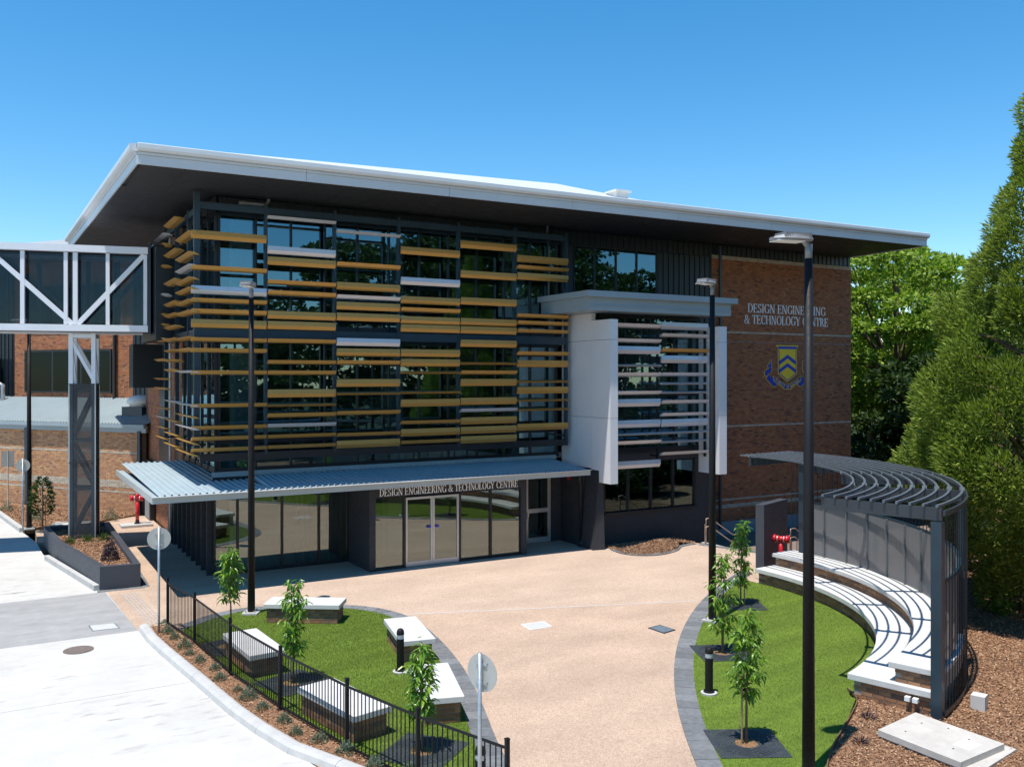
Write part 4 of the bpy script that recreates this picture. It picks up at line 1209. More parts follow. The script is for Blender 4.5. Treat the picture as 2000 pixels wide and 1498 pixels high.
# ------------------------------------------------------------------ footbridge
FB = empty('footbridge', (5.0, 36.0, 0))
tag(FB, 'white steel truss footbridge with dark glass joining the building on the left', 'footbridge')
FU = Vector((-0.97, 0.243)).normalized(); FN = Vector((-FU.y, FU.x)) * -1
if FN.y < 0: FN = -FN
FR = Vector((5.0, 36.0))
def fp(s, d, z): p = FR + FU * s + FN * d; return (p.x, p.y, z)
ZB, ZT = 8.38, 11.30
def fbar(name, mat, s0, z0, s1, z1, d, w=.2, h=.26):
    MB().bar(fp(s0, d, z0), fp(s1, d, z1), w, h).build(name, mat, FB)
for d in (0.0, 2.6):
    fbar('bottom_chord', white_steel, 0, ZB, 13, ZB, d, .24, .24)
    fbar('top_chord', white_steel, 0, ZT, 13, ZT, d, .24, .25)
    for s, w in ((.1, .13), (1.4, .13), (2.5, .16), (2.82, .13), (4.25, .14), (5.55, .14), (6.9, .14), (8.2, .16), (9.6, .14)):
        MB().bar(fp(s, d, ZB + .135), fp(s, d, ZT - .15), .12, w, up=(FU.x, FU.y, 0)).build('upright', white_steel, FB)
    for s0, s1 in ((.15, 2.42), (5.35, 2.6), (5.45, 8.1), (10.8, 8.3)):
        MB().bar(fp(s0, d, ZT - .16), fp(s1, d, ZB + .14), .11, .17, up=(0, 0, 1)).build('diagonal', white_steel, FB)
for s0 in np.arange(0.15, 12.5, 1.36):
    for d in (.3, 2.3):
        MB().bar(fp(s0, d, 9.86), fp(s0 + 1.33, d, 9.86), .012, 2.6).build('glass_panel', bridge_glass, FB)
MB().bar(fp(0, 1.3, 8.42), fp(13, 1.3, 8.42), 2.3, .18).build('deck', soffit_m, FB)
MB().bar(fp(-.1, 1.3, 11.43), fp(13, 1.3, 11.43), 2.34, .05).build('bridge_roof', white_panel, FB)
MB().bar(fp(0, 1.3, 11.36), fp(13, 1.3, 11.36), 2.3, .1).build('bridge_ceiling', soffit_m, FB)
MB().bar(fp(-.1, 1.3, 9.9), fp(0.0, 1.3, 9.9), 2.9, 3.4).build('end_frame', cladding_m, FB)

# tower that carries it: white frame above, perforated screens below
TW = empty('support_tower', (3.1, 37.2, .45))
tag(TW, 'tall lattice tower with dark perforated screens carrying the footbridge', 'tower')
tc, ts = Vector((2.93, 37.38)), .86
ta = R(-14)
tu = Vector((math.cos(ta), math.sin(ta))); tv = Vector((-tu.y, tu.x))
def tpnt(a, b, z): p = tc + tu * a * ts / 2 + tv * b * ts / 2; return (p.x, p.y, z)
cor = [(-1, -1), (1, -1), (1, 1), (-1, 1)]
for a, b in cor:
    MB().bar(tpnt(a * .9, b * .9, .5), tpnt(a * .9, b * .9, 6.3), .14, .14, up=(tu.x, tu.y, 0)).build('leg', blue_steel, TW)
    MB().bar(tpnt(a * .9, b * .9, 6.3), tpnt(a * .9, b * .9, 8.2), .15, .15, up=(tu.x, tu.y, 0)).build('leg', white_steel, TW, label='white upper leg')
for k in range(4):
    a, b = cor[k], cor[(k + 1) % 4]
    P = lambda c, z: tpnt(c[0] * .9, c[1] * .9, z)
    MB().bar(P(a, 8.1), P(b, 8.1), .13, .13).build('rail', white_steel, TW)
    f_, g_ = (b, a) if k < 2 else (a, b)
    MB().bar(P(f_, 6.45), P(g_, 7.95), .1, .12).build('brace', white_steel, TW)
    for z0, z1 in ((.6, 2.4), (2.4, 4.2), (4.2, 6.2)):
        fl = (z0 == 2.4) != (k < 2)
        MB().bar(P(a if fl else b, z0 + .1), P(b if fl else a, z1 - .1), .08, .11).build('brace', blue_steel, TW)
        MB().bar(P(a, z1), P(b, z1), .1, .1).build('rail', blue_steel, TW)
    Q = lambda c, z: tpnt(c[0] * 1.03, c[1] * 1.03, z)
    for z0, z1 in ((.55, 3.38), (3.42, 6.3)):
        q = [Q(a, z0), Q(b, z0), Q(b, z1), Q(a, z1)]
        MB().add(q, [(0, 1, 2, 3)]).build('screen_panel', tower_mesh_m, TW)
        MB().bar(Q(a, z1), Q(b, z1), .05, .05).build('screen_rail', dark_steel, TW)
for a, b in cor: MB().bar(tpnt(a * 1.04, b * 1.04, .5), tpnt(a * 1.04, b * 1.04, 6.3), .04, .04).build('screen_edge', alu, TW)

# planter
PL = empty('planter', (3.0, 33, 0))
tag(PL, 'raised charcoal planter box with mulch at the foot of the tower', 'planter')
pt_ = [(1.66, 39.6), (1.9, 35.7), (2.81, 30.3), (3.97, 30.2), (4.02, 39.6)]
pin = [(1.86, 39.4), (2.09, 35.75), (2.97, 30.5), (3.78, 30.42), (3.82, 39.4)]
n = 5
wl_ = MB()
vs = [(*p, -.02) for p in pt_] + [(*p, .72) for p in pt_] + [(*p, .72) for p in pin] + [(*p, .4) for p in pin]
wl_.add(vs, [(i, (i + 1) % n, n + (i + 1) % n, n + i) for i in range(n)] + [(n + i, n + (i + 1) % n, 2 * n + (i + 1) % n, 2 * n + i) for i in range(n)] +
        [(2 * n + i, 2 * n + (i + 1) % n, 3 * n + (i + 1) % n, 3 * n + i) for i in range(n)])
wl_.build('planter_wall', charcoal_block, PL)
MB().prism(pin, .35, .55).build('soil', mulch_m, PL)
chips(pin, 9000, .55, 'bark mulch filling the charcoal planter', .07)

# ------------------------------------------------------------------ street lamps
def lamp_proto():
    t = empty('street_lamp', (0, 0, 0), world=False)
    pm_ = MB(); pm_.tube([(0, 0, .05), (0, 0, 8.75)], [.105, .068], 12); pm_.build('pole', black_metal, t, smooth=True)
    bp = MB(); bp.box(-.21, -.21, 0, .21, .21, .06); bp.box(-.15, -.15, .06, .15, .15, .075)
    bpo = bp.build('base_plate', kerb_m, t)
    bo = MB()
    for a in (-.12, .12):
        for b in (-.12, .12): bo.lathe([(.02, .07), (.02, .12)], 6, (a, b, 0))
    bo.build('bolt', gal, bpo)
    c = MB(); c.tube([(0, 0, 8.75), (0, 0, 9.0)], [.06, .06], 10); c.tube([(0, 0, 8.95), (-.12, 0, 9.08)], [.05, .05], 8); c.build('bracket', lamp_m, t, smooth=True)
    h = MB()
    prof = [(.0, .13, .05), (.1, .17, .075), (.35, .19, .085), (.56, .16, .06), (.70, .08, .025)]
    vs = []; fs = []
    for x, w_, hh in prof:
        vs += [(-x, -w_, 9.06), (-x, -w_ * .7, 9.06 + hh), (-x, w_ * .7, 9.06 + hh), (-x, w_, 9.06), (-x, w_ * .8, 9.03), (-x, -w_ * .8, 9.03)]
    k = 6
    for i in range(len(prof) - 1):
        for j in range(k):
            fs.append((i * k + j, i * k + (j + 1) % k, (i + 1) * k + (j + 1) % k, (i + 1) * k + j))
    fs += [tuple(range(k)), tuple(range(5 * k - 1, 4 * k - 1, -1))]
    h.add(vs, fs)
    ho = h.build('lamp_head', lamp_m, t)
    rb_ = MB()
    for i in range(13): rb_.box(-.06 - i * .04, -.15, 9.10, -.045 - i * .04, .15, 9.165)
    rb_.build('cooling_fin', lamp_m, ho, kind='stuff')
    MB().box(-.66, -.13, 9.018, -.15, .13, 9.029).build('lens', white_plastic, ho)
    return t
LP = lamp_proto()
grp = 'street lamps round the plaza'
for i, (x, y, z, rz, lab) in enumerate([(6.16, 25.12, .02, R(60), 'black lamp post on the left lawn in front of the gold louvres'),
                                     (16.69, 18.15, .02, R(18), 'black lamp post at the tip of the right lawn beside the grey paver border'),
                                     (11.6, 10.33, 0, R(-12), 'tallest nearest black lamp post crossing the right lawn and brick wall'),
                                     (1.27, 43.4, .08, 0, 'black lamp post behind the footbridge at the far left')]):
    o = LP if i == 0 else copy_tree(LP)
    o.location = (x, y, z); o.rotation_euler = (0, 0, rz)
    o.scale = (1, 1, (1, 1, .975, .98)[i])
    tag(o, lab, 'lamp post', grp)

# ------------------------------------------------------------------ signs seen from behind
def round_sign(x, y, z0, zc, r, face, lab):
    t = empty('round_sign', (x, y, z0))
    m = MB(); m.tube([(x, y, z0), (x, y, zc + r + .02)], .03, 10); m.build('post', gal, t, smooth=True)
    n = Vector((math.cos(face), math.sin(face), 0)); s_ = Vector((-n.y, n.x, 0))
    c = Vector((x, y, zc)) + n * .05
    d = MB(); k = 32; vs = []
    for off in (0, .006):
        for i in range(k):
            a = 2 * math.pi * i / k
            vs.append(c + n * off + s_ * r * math.cos(a) + Vector((0, 0, r * math.sin(a))))
    d.add(vs, [tuple(range(k)), tuple(range(2 * k - 1, k - 1, -1))] + [(i, (i + 1) % k, k + (i + 1) % k, k + i) for i in range(k)])
    d.build('sign_disc', sign_back, t)
    for zz in (zc - r * .5, zc + r * .5):
        b = MB(); b.bar(c + n * -.012 - s_ * .1 + Vector((0, 0, zz - zc)), c + n * -.012 + s_ * .1 + Vector((0, 0, zz - zc)), .02, .04)
        b.build('clamp', gal, t)
    tag(t, lab, 'sign')
round_sign(3.63, 24.32, .05, 2.45, .285, R(78), 'round grey back of a road sign at the start of the kerb')
round_sign(5.94, 11.2, .05, 2.40, .27, R(22), 'round grey sign back on a galvanised post in front of the fence end')
round_sign(1.02, 42.9, .08, 2.85, .27, R(80), 'distant round sign back beside the black lamp post at far left')
t = empty('rectangular_sign', (.55, 49.6, .08))
MB().tube([(.55, 49.6, .08), (.55, 49.6, 3.05)], .03, 8).build('post', gal, t)
MB().bar((.27, 49.68, 2.6), (.83, 49.72, 2.6), .01, .75).build('sign_plate', sign_back, t)
tag(t, 'small rectangular grey sign back at the left edge before the orange wall', 'sign')

# ------------------------------------------------------------------ fire hydrants
def hydrant(x, y, z0, h, rz, lab, twin):
    t = empty('fire_hydrant', (x, y, z0))
    m = MB(); m.tube([(x, y, z0), (x, y, z0 + h - .18)], .075, 14); m.build('riser', red_m, t, smooth=True)
    MB().lathe([(.13, 0), (.13, .05), (.085, .06), (.085, .16)], 14, (x, y, z0)).build('base_flange', dark_steel, t)
    d = Vector((math.cos(rz), math.sin(rz), 0)); c = Vector((x, y, z0 + h - .1))
    hd = MB(); hd.tube([c - d * .17, c + d * .17], .10, 14); hd.tube([c + Vector((0, 0, -.12)), c + Vector((0, 0, .0))], .085, 12)
    hdo = hd.build('head', red_m, t, smooth=True)
    for sgn in (-1, 1):
        cp = MB(); cp.tube([c + d * sgn * .17, c + d * sgn * .21, c + d * sgn * .29], [.135, .14, .12], 14); cp.build('outlet_cap', red_m, t, smooth=True)
        cc = MB(); cc.tube([c + d * sgn * .09, c + d * sgn * .13], .108, 14); cc.build('collar', alu, t, smooth=True)
    if not twin:
        MB().lathe([(.10, .0), (.10, .06), (.05, .12), (.03, .16)], 12, (c.x, c.y, c.z + .06)).build('spindle', red_m, t, smooth=True)
    tag(t, lab, 'hydrant')
sb = MB().cbox((5.4, 42.5, .05), (1.3, .9, .12)).build('footing_slab', kerb_m); tag(sb, 'small concrete slab under the left red hydrant', 'slab')
hydrant(5.45, 42.5, .11, 1.22, R(-20), 'red hydrant standing by the orange brick wall at the left', False)
hydrant(23.35, 22.0, 0.01, 1.12, R(-62), 'red twin outlet hydrant between the dark wall and the curved seating', True)

# dark free standing wall by the seating
fw = MB(); wd = Vector((1.85, .68)).normalized(); wn_ = Vector((-wd.y, wd.x))
a0 = Vector((22.47, 21.92))
poly = [a0, a0 + wd * 1.95, a0 + wd * 1.95 + wn_ * .3, a0 + wn_ * .3]
fw.prism([p.to_tuple() for p in poly], -.02, 2.26)
tag(fw.build('blade_wall', charcoal_block), 'free standing charcoal wall at the end of the curved seating', 'wall')

# handrails
def handrail(x, y, lab, dx=1.4, dz=-.75):
    t = empty('handrail', (x, y, 0))
    MB().bar((x, y, 0), (x, y, .78), .07, .05).build('post', bronze_rail, t)
    MB().bar((x + dx, y, dz), (x + dx, y, .78 + dz), .07, .05).build('post', bronze_rail, t)
    for h in (1.0, .68):
        m = MB(); m.tube([(x - .02, y - .05, h - .2), (x - .02, y - .05, h), (x + .18, y - .05, h + .02), (x + dx, y - .05, h + dz), (x + dx + .3, y - .05, h + dz)], .022, 8)
        m.build('rail', bronze_rail, t, smooth=True)
    tag(t, lab, 'handrail')
handrail(24.25, 26.75, 'bronze handrail descending beside the dark bay wall')
handrail(25.3, 23.4, 'bronze handrail going down behind the red twin hydrant')

# ------------------------------------------------------------------ bollard lights
def bollard_proto():
    t = empty('bollard_light', (0, 0, 0), world=False)
    MB().lathe([(.17, 0), (.17, .035), (.15, .04)], 20).build('footing', kerb_m, t)
    MB().lathe([(.115, .04), (.115, .07), (.083, .075), (.083, .74), (.086, .745)], 20).build('post', black_metal, t, smooth=False)
    MB().lathe([(.075, .745), (.075, .84)], 20).build('lens', white_plastic, t)
    for z in (.765, .79, .815): MB().lathe([(.082, z), (.082, z + .008)], 20).build('louvre_ring', alu, t)
    MB().lathe([(.086, .84), (.086, .87), (.08, .915), (.062, .95), (.034, .97), (.005, .977)], 20).build('dome', black_metal, t, smooth=True)
    return t
bo_ = bollard_proto()
for i, (x, y, sc, lab) in enumerate([(7.81, 18.49, 1, 'black bollard light on the left lawn before the white bench top'),
                                 (12.82, 14.04, 1, 'black bollard light on the right lawn near the grey border'),
                                 (6.46, 12.16, .93, 'black bollard light behind the right end of the black fence')]):
    o = bo_ if i == 0 else copy_tree(bo_)
    o.location = (x, y, .03); o.scale = (1, 1, sc); tag(o, lab, 'bollard', 'bollard lights on the lawns')

# ------------------------------------------------------------------ brick benches with concrete tops
brick_one = MB().box(-.115, -.05, 0, .115, .05, .076).mesh('brick', brick_b)
brick_half = MB().box(-.055, -.05, 0, .055, .05, .076).mesh('brick', brick_b)
def bench_proto(L=2.05, Wd=.82):
    t = empty('bench', (0, 0, 0), world=False)
    li, wi = L - .14, .68
    sl = MB().box(-L / 2, -Wd / 2, .40, L / 2, Wd / 2, .52)
    o = sl.build('bench_top', slab_m, t)
    bv = o.modifiers.new('edge', 'BEVEL'); bv.width = .012; bv.segments = 2
    cr = MB().box(-li / 2 + .012, -wi / 2 + .012, 0, li / 2 - .012, wi / 2 - .012, .398).build('brick_base', mortar_m, t)
    for row in range(4):
        z = .012 + row * .094
        off = .12 if row % 2 else 0
        n = round(li / .243)
        pitch = li / n
        for sgn in (-1, 1):
            for i in range(n - row % 2):
                x = -li / 2 + (i + .5 + .5 * (row % 2)) * pitch
                link('brick', brick_one, cr, (x, sgn * (wi / 2 - .05), z), rz=0 if sgn < 0 else math.pi)
            if row % 2:
                for e_ in (-1, 1): link('brick', brick_half, cr, (e_ * (li / 2 - .056), sgn * (wi / 2 - .05), z))
            m_ = 2
            for i in range(m_):
                yv = -wi / 2 + .105 + (i + .5) * (wi - .21) / m_
                link('brick', brick_one, cr, (sgn * (li / 2 - .05), yv, z), rz=R(90))
    return t
bp_ = bench_proto()
BENCH = [((7.26, 23.72), -33, 'brick bench with white top at the back of the lawn beside the lamp post'),
         ((8.62, 19.9), 79, 'brick bench with white top behind the black bollard light'),
         ((7.62, 16.25), 73, 'brick bench with white top behind the nearest small tree'),
         ((5.12, 20.7), -86, 'brick bench behind the fence, left of the middle small tree'),
         ((5.72, 16.3), -78, 'largest looking brick bench close behind the black fence')]
for i, ((x, y), a, lab) in enumerate(BENCH):
    o = bp_ if i == 0 else copy_tree(bp_)
    o.location = (x, y, .03); o.rotation_euler = (0, 0, R(a)); tag(o, lab, 'bench', 'brick benches on the left lawn')

# ------------------------------------------------------------------ pool fence, every baluster its own
FE = empty('metal_fence', (4.5, 20, 0))
tag(FE, 'black tubular metal fence curving along the kerb side of the lawn', 'fence')
bal = MB().box(-.008, -.008, .09, .008, .008, 1.14).mesh('baluster', black_metal)
post = MB().box(-.03, -.03, 0, .03, .03, 1.24); post.box(-.034, -.034, 1.24, .034, .034, 1.26)
post.box(-.07, -.07, 0, .07, .07, .012)
post = post.mesh('post', black_metal)
for i, p in enumerate(FENCE):
    link('post', post, FE, at(FE, (p[0], p[1], .045)))
for a, b in zip(FENCE, FENCE[1:]):
    a, b = Vector(a), Vector(b); L = (b - a).length; d = (b - a) / L
    for z in (.12, 1.16):
        MB().bar((*(a + d * .03), z), (*(b - d * .03), z), .03, .035).build('rail', black_metal, FE)
    n = int(L / .105)
    for i in range(1, n):
        p = a + d * (L * i / n)
        link('baluster', bal, FE, at(FE, (p.x, p.y, .03)))

# ------------------------------------------------------------------ curved seating
SE = empty('curved_seating', (C0[0] + 8, C0[1], 0))
tag(SE, 'two tier curved brick seating with white concrete tops under the pergola', 'seating')
A0, A1 = -73.4, 4.0
def sector(r0, r1, a0, a1, z0, z1, n=4):
    o = arc(C0, r1, a0, a1, n); i = arc(C0, r0, a0, a1, n)
    return MB().prism(o + i[::-1], z0, z1)
def tier(rf, rb, z0, zt, th, a0, a1, segs):
    core = sector(rf + .115, rb, a0 + .5, a1 - .4, z0, zt - th - .002, 40).build('tier_core', mortar_m, SE)
    da = (a1 - a0) / segs
    for k in range(segs):
        s = sector(rf, rb, a0 + k * da + .012, a0 + (k + 1) * da - .012, zt - th, zt, 5).build('seat_slab', slab_m, SE)
        bv = s.modifiers.new('edge', 'BEVEL'); bv.width = .012; bv.segments = 2; bv.limit_method = 'ANGLE'
    return core
lowc = tier(8.06, 9.7, 0, .5, .13, A0, A1, 10)
upc = tier(8.86, 9.85, .5, .9, .12, A0 + .5, A1, 10)
count = {lowc: 0, upc: 0}
def seat_bricks(core, rf, z0, rows, a0, a1, keep):
    extra = MB()
    for row in range(rows):
        z = z0 + row * .091
        da = math.degrees(.242 / rf); a = a0 + 1.32 + (da / 2 if row % 2 else 0)
        while a < a1 - .6:
            p = (C0[0] + (rf + .15) * math.cos(R(a)), C0[1] + (rf + .15) * math.sin(R(a)), z)
            if a < keep: link('brick', brick_one, core, at(core, p), rz=R(a + 90))
            else:
                M = Matrix.Translation(p) @ Matrix.Rotation(R(a + 90), 4, 'Z'); extra.box(-.115, -.05, 0, .115, .05, .076, M)
            a += da
    if extra.v: extra.build('brick', brick_b, core, kind='stuff')
def end_bricks(core, ang, r0, r1, z0, rows):
    d = Vector((math.cos(R(ang)), math.sin(R(ang)))); nn = Vector((d.y, -d.x))
    for row in range(rows):
        r = r0 + .115 + (.12 if row % 2 else 0)
        while r < r1 - .05:
            p = Vector(C0) + d * (r + .0) - nn * .036
            link('brick', brick_one, core, at(core, (p.x, p.y, z0 + row * .091)), rz=R(ang)); r += .242
seat_bricks(lowc, 8.06, .01, 4, A0, A1, 2)
seat_bricks(upc, 8.86, .505, 3, A0 + .5, A1, 2)
end_bricks(lowc, A0 + .5, 8.2, 9.7, .01, 4)
end_bricks(upc, A0 + 1.0, 8.98, 9.85, .505, 3)
# outlet boxes on the end wall
e = Vector((math.cos(R(A0)), math.sin(R(A0)))); en = Vector((e.y, -e.x))
for r in (9.28, 9.43):
    p = Vector(C0) + e * r + en * .03
    m = MB().cbox((p.x, p.y, .28), (.10, .10, .085), R(A0)); o = m.build('power_outlet', white_plastic)
    tag(o, 'small white power outlet box on the brick end of the seating, %s one' % ('left' if r < 9.3 else 'right'), 'outlet', 'outlets on the seating end wall')
    pass

# ------------------------------------------------------------------ pergola over it
PG = empty('pergola', (C0[0] + 10, C0[1], 0))
tag(PG, 'curved dark steel pergola with concentric bars and mesh screen', 'pergola')
PR0, PR1 = 7.5, 9.84
PA0, PA1 = -73.2, 5.2
def polar(r, a, z): return (C0[0] + r * math.cos(R(a)), C0[1] + r * math.sin(R(a)), z)
rad_a = [-73.2, -54.5, -36, -17, 2.0]
for a in rad_a:
    MB().bar(polar(PR0 + .02, a, 3.93), polar(PR1 + .06, a, 3.95), .09, .24).build('radial_beam', pergola_steel, PG)
for a in (rad_a[0], -54.5, -36, -17, 1.2):
    MB().bar(polar(PR1 - .02, a, 0), polar(PR1 - .02, a, 3.8), .2 if a in (rad_a[0], 1.2) else .1, .2 if a in (rad_a[0], 1.2) else .1, up=(math.cos(R(a)), math.sin(R(a)), 0)).build('post', blue_steel, PG)
def arc_bar(r, a0, a1, z, w, h, n=44):
    m = MB(); P = [polar(r, a0 + (a1 - a0) * i / n, z) for i in range(n + 1)]
    vs = []; fs = []
    for i, p in enumerate(P):
        a = a0 + (a1 - a0) * i / n; d = Vector((math.cos(R(a)), math.sin(R(a)), 0))
        for s, t in ((-1, -1), (1, -1), (1, 1), (-1, 1)): vs.append(Vector(p) + d * s * w / 2 + Vector((0, 0, t * h / 2)))
    for i in range(n):
        for k in range(4): fs.append((i * 4 + k, (i + 1) * 4 + k, (i + 1) * 4 + (k + 1) % 4, i * 4 + (k + 1) % 4))
    fs += [(0, 1, 2, 3), (4 * n + 3, 4 * n + 2, 4 * n + 1, 4 * n)]
    return m.add(vs, fs)
bolt = MB().box(-.05, -.012, -.03, .05, .012, .03).mesh('fixing', gal)
for k in range(10):
    r = PR0 + .06 + k * (PR1 - PR0 - .06) / 9
    arc_bar(r, PA0 - .7, PA1, 4.11, .05, .05).build('roof_bar', pergola_bar, PG)
    for a in rad_a[1:]: link('fixing', bolt, PG, at(PG, polar(r, a + .35, 4.10)), rz=R(a))
arc_bar(PR1 + .09, PA0, PA1, 3.97, .05, .10).build('ring_beam', pergola_steel, PG)
arc_bar(PR1 + .09, PA0, PA1, .12, .05, .08).build('ring_rail', dark_steel, PG)
# wire battens round the outside
batten = MB().box(-.008, -.008, .12, .008, .008, 3.88).mesh('batten', dark_steel)
a = PA0 + .8
while a < PA1:
    link('batten', batten, PG, at(PG, polar(PR1 + .09, a, 0)), rz=R(a)); a += 1.2
# mesh screen panels and their uprights
sa = np.linspace(PA0 + 2, 1.2, 14)
for a, b in zip(sa, sa[1:]):
    q = []
    for i in range(5):
        q.append(polar(PR1 - .08, a + (b - a) * i / 4, .5))
    vs = q + [(x, y, 2.52) for x, y, z in q]
    MB().add(vs, [(i, i + 1, 6 + i, 5 + i) for i in range(4)]).build('mesh_panel', pergola_mesh_m, PG)
    MB().bar(polar(PR1 - .1, a, .1), polar(PR1 - .1, a, 2.54), .055, .05, up=(math.cos(R(a)), math.sin(R(a)), 0)).build('screen_upright', upright_m, PG)
arc_bar(PR1 - .05, PA0 + 2, 1.2, 2.55, .06, .06).build('screen_rail', blue_steel, PG)
cbk = MB().cbox((16.9, 10.75, .15), (.26, .26, .30), R(20)).build('concrete_block', slab_m)
tag(cbk, 'small pale concrete block in the mulch outside the pergola', 'block')

# pit lid
PT = empty('pit_cover', (14.6, 10.1, 0))
tag(PT, 'large pale concrete pit slab lying on the mulch at bottom right', 'slab')
pl = [(13.93, 10.8), (15.28, 11.0), (15.32, 9.28), (13.95, 9.2)]
MB().prism(pl, .06, .17).build('lid', pit_m, PT)
MB().prism([(13.98, 10.7), (15.36, 10.9), (15.55, 9.2), (14.0, 8.95)], -.02, .058).build('surround', pit_m, PT)
for x, y in ((14.3, 10.5), (14.9, 10.6), (14.35, 9.6), (14.95, 9.7), (15.1, 10.2)):
    MB().lathe([(.018, .165), (.018, .174)], 8, (x, y, 0)).build('lifting_hole', dark_steel, PT)
MB().prism([(14.5, 9.4), (14.95, 9.43), (14.93, 9.75), (14.48, 9.72)], .1, .173).build('inset_panel', slab_m, PT)

# ------------------------------------------------------------------ young trees in iron grates
def grate(x, y, rz, lab):
    t = empty('tree_grate', (0, 0, 0), world=False)
    a, r = .62, .21
    k = 40
    # square plate with a round hole
    m = MB(); vs = []
    for z in (.0, .012):
        for i in range(k):
            th = 2 * math.pi * i / k; c, s_ = math.cos(th), math.sin(th); q = a / max(abs(c), abs(s_))
            vs += [(r * c, r * s_, z), (q * c, q * s_, z)]
    fs = []
    for i in range(k):
        j = (i + 1) % k
        fs += [(2 * k + 2 * i, 2 * k + 2 * i + 1, 2 * k + 2 * j + 1, 2 * k + 2 * j), (2 * i + 1, 2 * j + 1, 2 * k + 2 * j + 1, 2 * k + 2 * i + 1), (2 * i, 2 * k + 2 * i, 2 * k + 2 * j, 2 * j)]
    m.add(vs, fs); m.build('plate', grate_m, t)
    for i in range(7):                       # raised ribs broken into curved bars
        rr = .255 + i * .05
        b = MB()
        nseg = 8
        for s_ in range(nseg):
            a0, a1 = 360 / nseg * s_ + 3 + 11 * (i % 2), 360 / nseg * (s_ + 1) - 3 + 11 * (i % 2)
            oa = [(rr * math.cos(R(a0 + (a1 - a0) * u / 4)), rr * math.sin(R(a0 + (a1 - a0) * u / 4))) for u in range(5)]
            ia = [((rr + .028) * math.cos(R(a0 + (a1 - a0) * u / 4)), (rr + .028) * math.sin(R(a0 + (a1 - a0) * u / 4))) for u in range(5)]
            b.prism(oa + ia[::-1], .01, .022)
        b.build('ring_rib', grate_m, t)
    sm = MB().lathe([(.205, .0), (.205, .006)], 24); sm.build('soil', mulch_m, t)
    t.location = (x, y, .032); t.rotation_euler = (0, 0, rz)
    tag(t, lab, 'tree grate', 'iron grates round the small trees')
leaf_m = []
for k in range(4):                             # folded, drooping leaf blades
    L = .14 + .02 * k; w = .020 + .003 * k; dr = .02 + .012 * k
    vs = [(0, 0, 0), (L * .35, w, .008 - dr * .1), (L * .35, 0, -.004 - dr * .1), (L * .35, -w, .008 - dr * .1), (L * .75, w * .7, -dr * .6), (L * .75, 0, -dr * .6 - .01), (L * .75, -w * .7, -dr * .6), (L, 0, -dr * 1.5)]
    m = MB(); m.add(vs, [(0, 2, 1), (0, 3, 2), (1, 2, 5, 4), (2, 3, 6, 5), (4, 5, 7), (5, 6, 7)])
    leaf_m.append(m.mesh('leaf', young_leaf))
def young_tree(x, y, h, zlow, rad, n, stakes, lab, seed, top_heavy=1.0):
    rnd = random.Random(seed)
    t = empty('young_tree', (x, y, .03))
    m = MB(); lean = rnd.uniform(-.05, .05)
    tr = [(x, y, .02), (x + lean * .3, y + .01, h * .4), (x + lean, y, h * .75), (x + lean * 1.2, y, h * .96)]
    m.tube(tr, [.024, .02, .014, .005], 8); m.build('trunk', bark_m, t, smooth=True)
    for sx, sy, sh in stakes:
        MB().tube([(x + sx, y + sy, .02), (x + sx, y + sy, sh)], .017, 6).build('stake', stake_m, t)
        MB().bar((x + sx, y + sy, sh * .8), (x + lean * .5, y, sh * .8), .006, .03).build('tie', black_metal, t)
    twigs = MB(); tips = []
    nb_ = 27 if n > 220 else 25
    for i in range(nb_):
        z = zlow + (h - zlow) * ((i + rnd.random()) / nb_) ** top_heavy
        f = (z - zlow) / (h - zlow)
        rr = rad * (.55 + .9 * f - 1.15 * f * f) * rnd.uniform(.6, 1.25)
        th = i * 2.4 + rnd.uniform(-.5, .5)
        b0 = Vector((x + lean * z / h, y, z)); e = b0 + Vector((math.cos(th) * rr, math.sin(th) * rr, .10 + .18 * rnd.random()))
        twigs.tube([b0, (b0 + e) / 2 + Vector((0, 0, .03)), e], [.006, .005, .003], 4)
        tips.append((b0, e, th))
    twigs.build('twig', bark_m, t, kind='stuff')
    extra = []
    for b0, e, th in tips:
        for k in range(11):
            f = .25 + .75 * k / 10
            p = b0.lerp(e, f) + Vector((rnd.gauss(0, .015), rnd.gauss(0, .015), rnd.gauss(0, .02)))
            yaw = th + (1 if k % 2 else -1) * rnd.uniform(.2, 1.5)
            o = link('leaf', leaf_m[rnd.randrange(4)], t, at(t, p), rot=(rnd.uniform(-.4, .4), rnd.uniform(-.25, .75), yaw))
            s_ = rnd.uniform(.75, 1.2); o.scale = (s_, s_, s_)
            extra.append((p + Vector((rnd.gauss(0, .03), rnd.gauss(0, .03), rnd.gauss(0, .035))), (rnd.uniform(-.5, .5), rnd.uniform(-.25, .8), yaw + rnd.uniform(1, 5)), s_ * .9, rnd.randrange(4)))
    lm = MB()
    for p, ro, s_, k in extra:
        M = Matrix.Translation(p) @ Matrix.LocRotScale(None, __import__('mathutils').Euler(ro), Vector((s_, s_, s_)))
        src = leaf_m[k]
        lm.add([M @ v.co for v in src.vertices], [tuple(f.vertices) for f in src.polygons])
    lm.build('leaf', young_leaf, t, kind='stuff')
    tag(t, lab, 'young tree', 'young staked trees on the lawns')
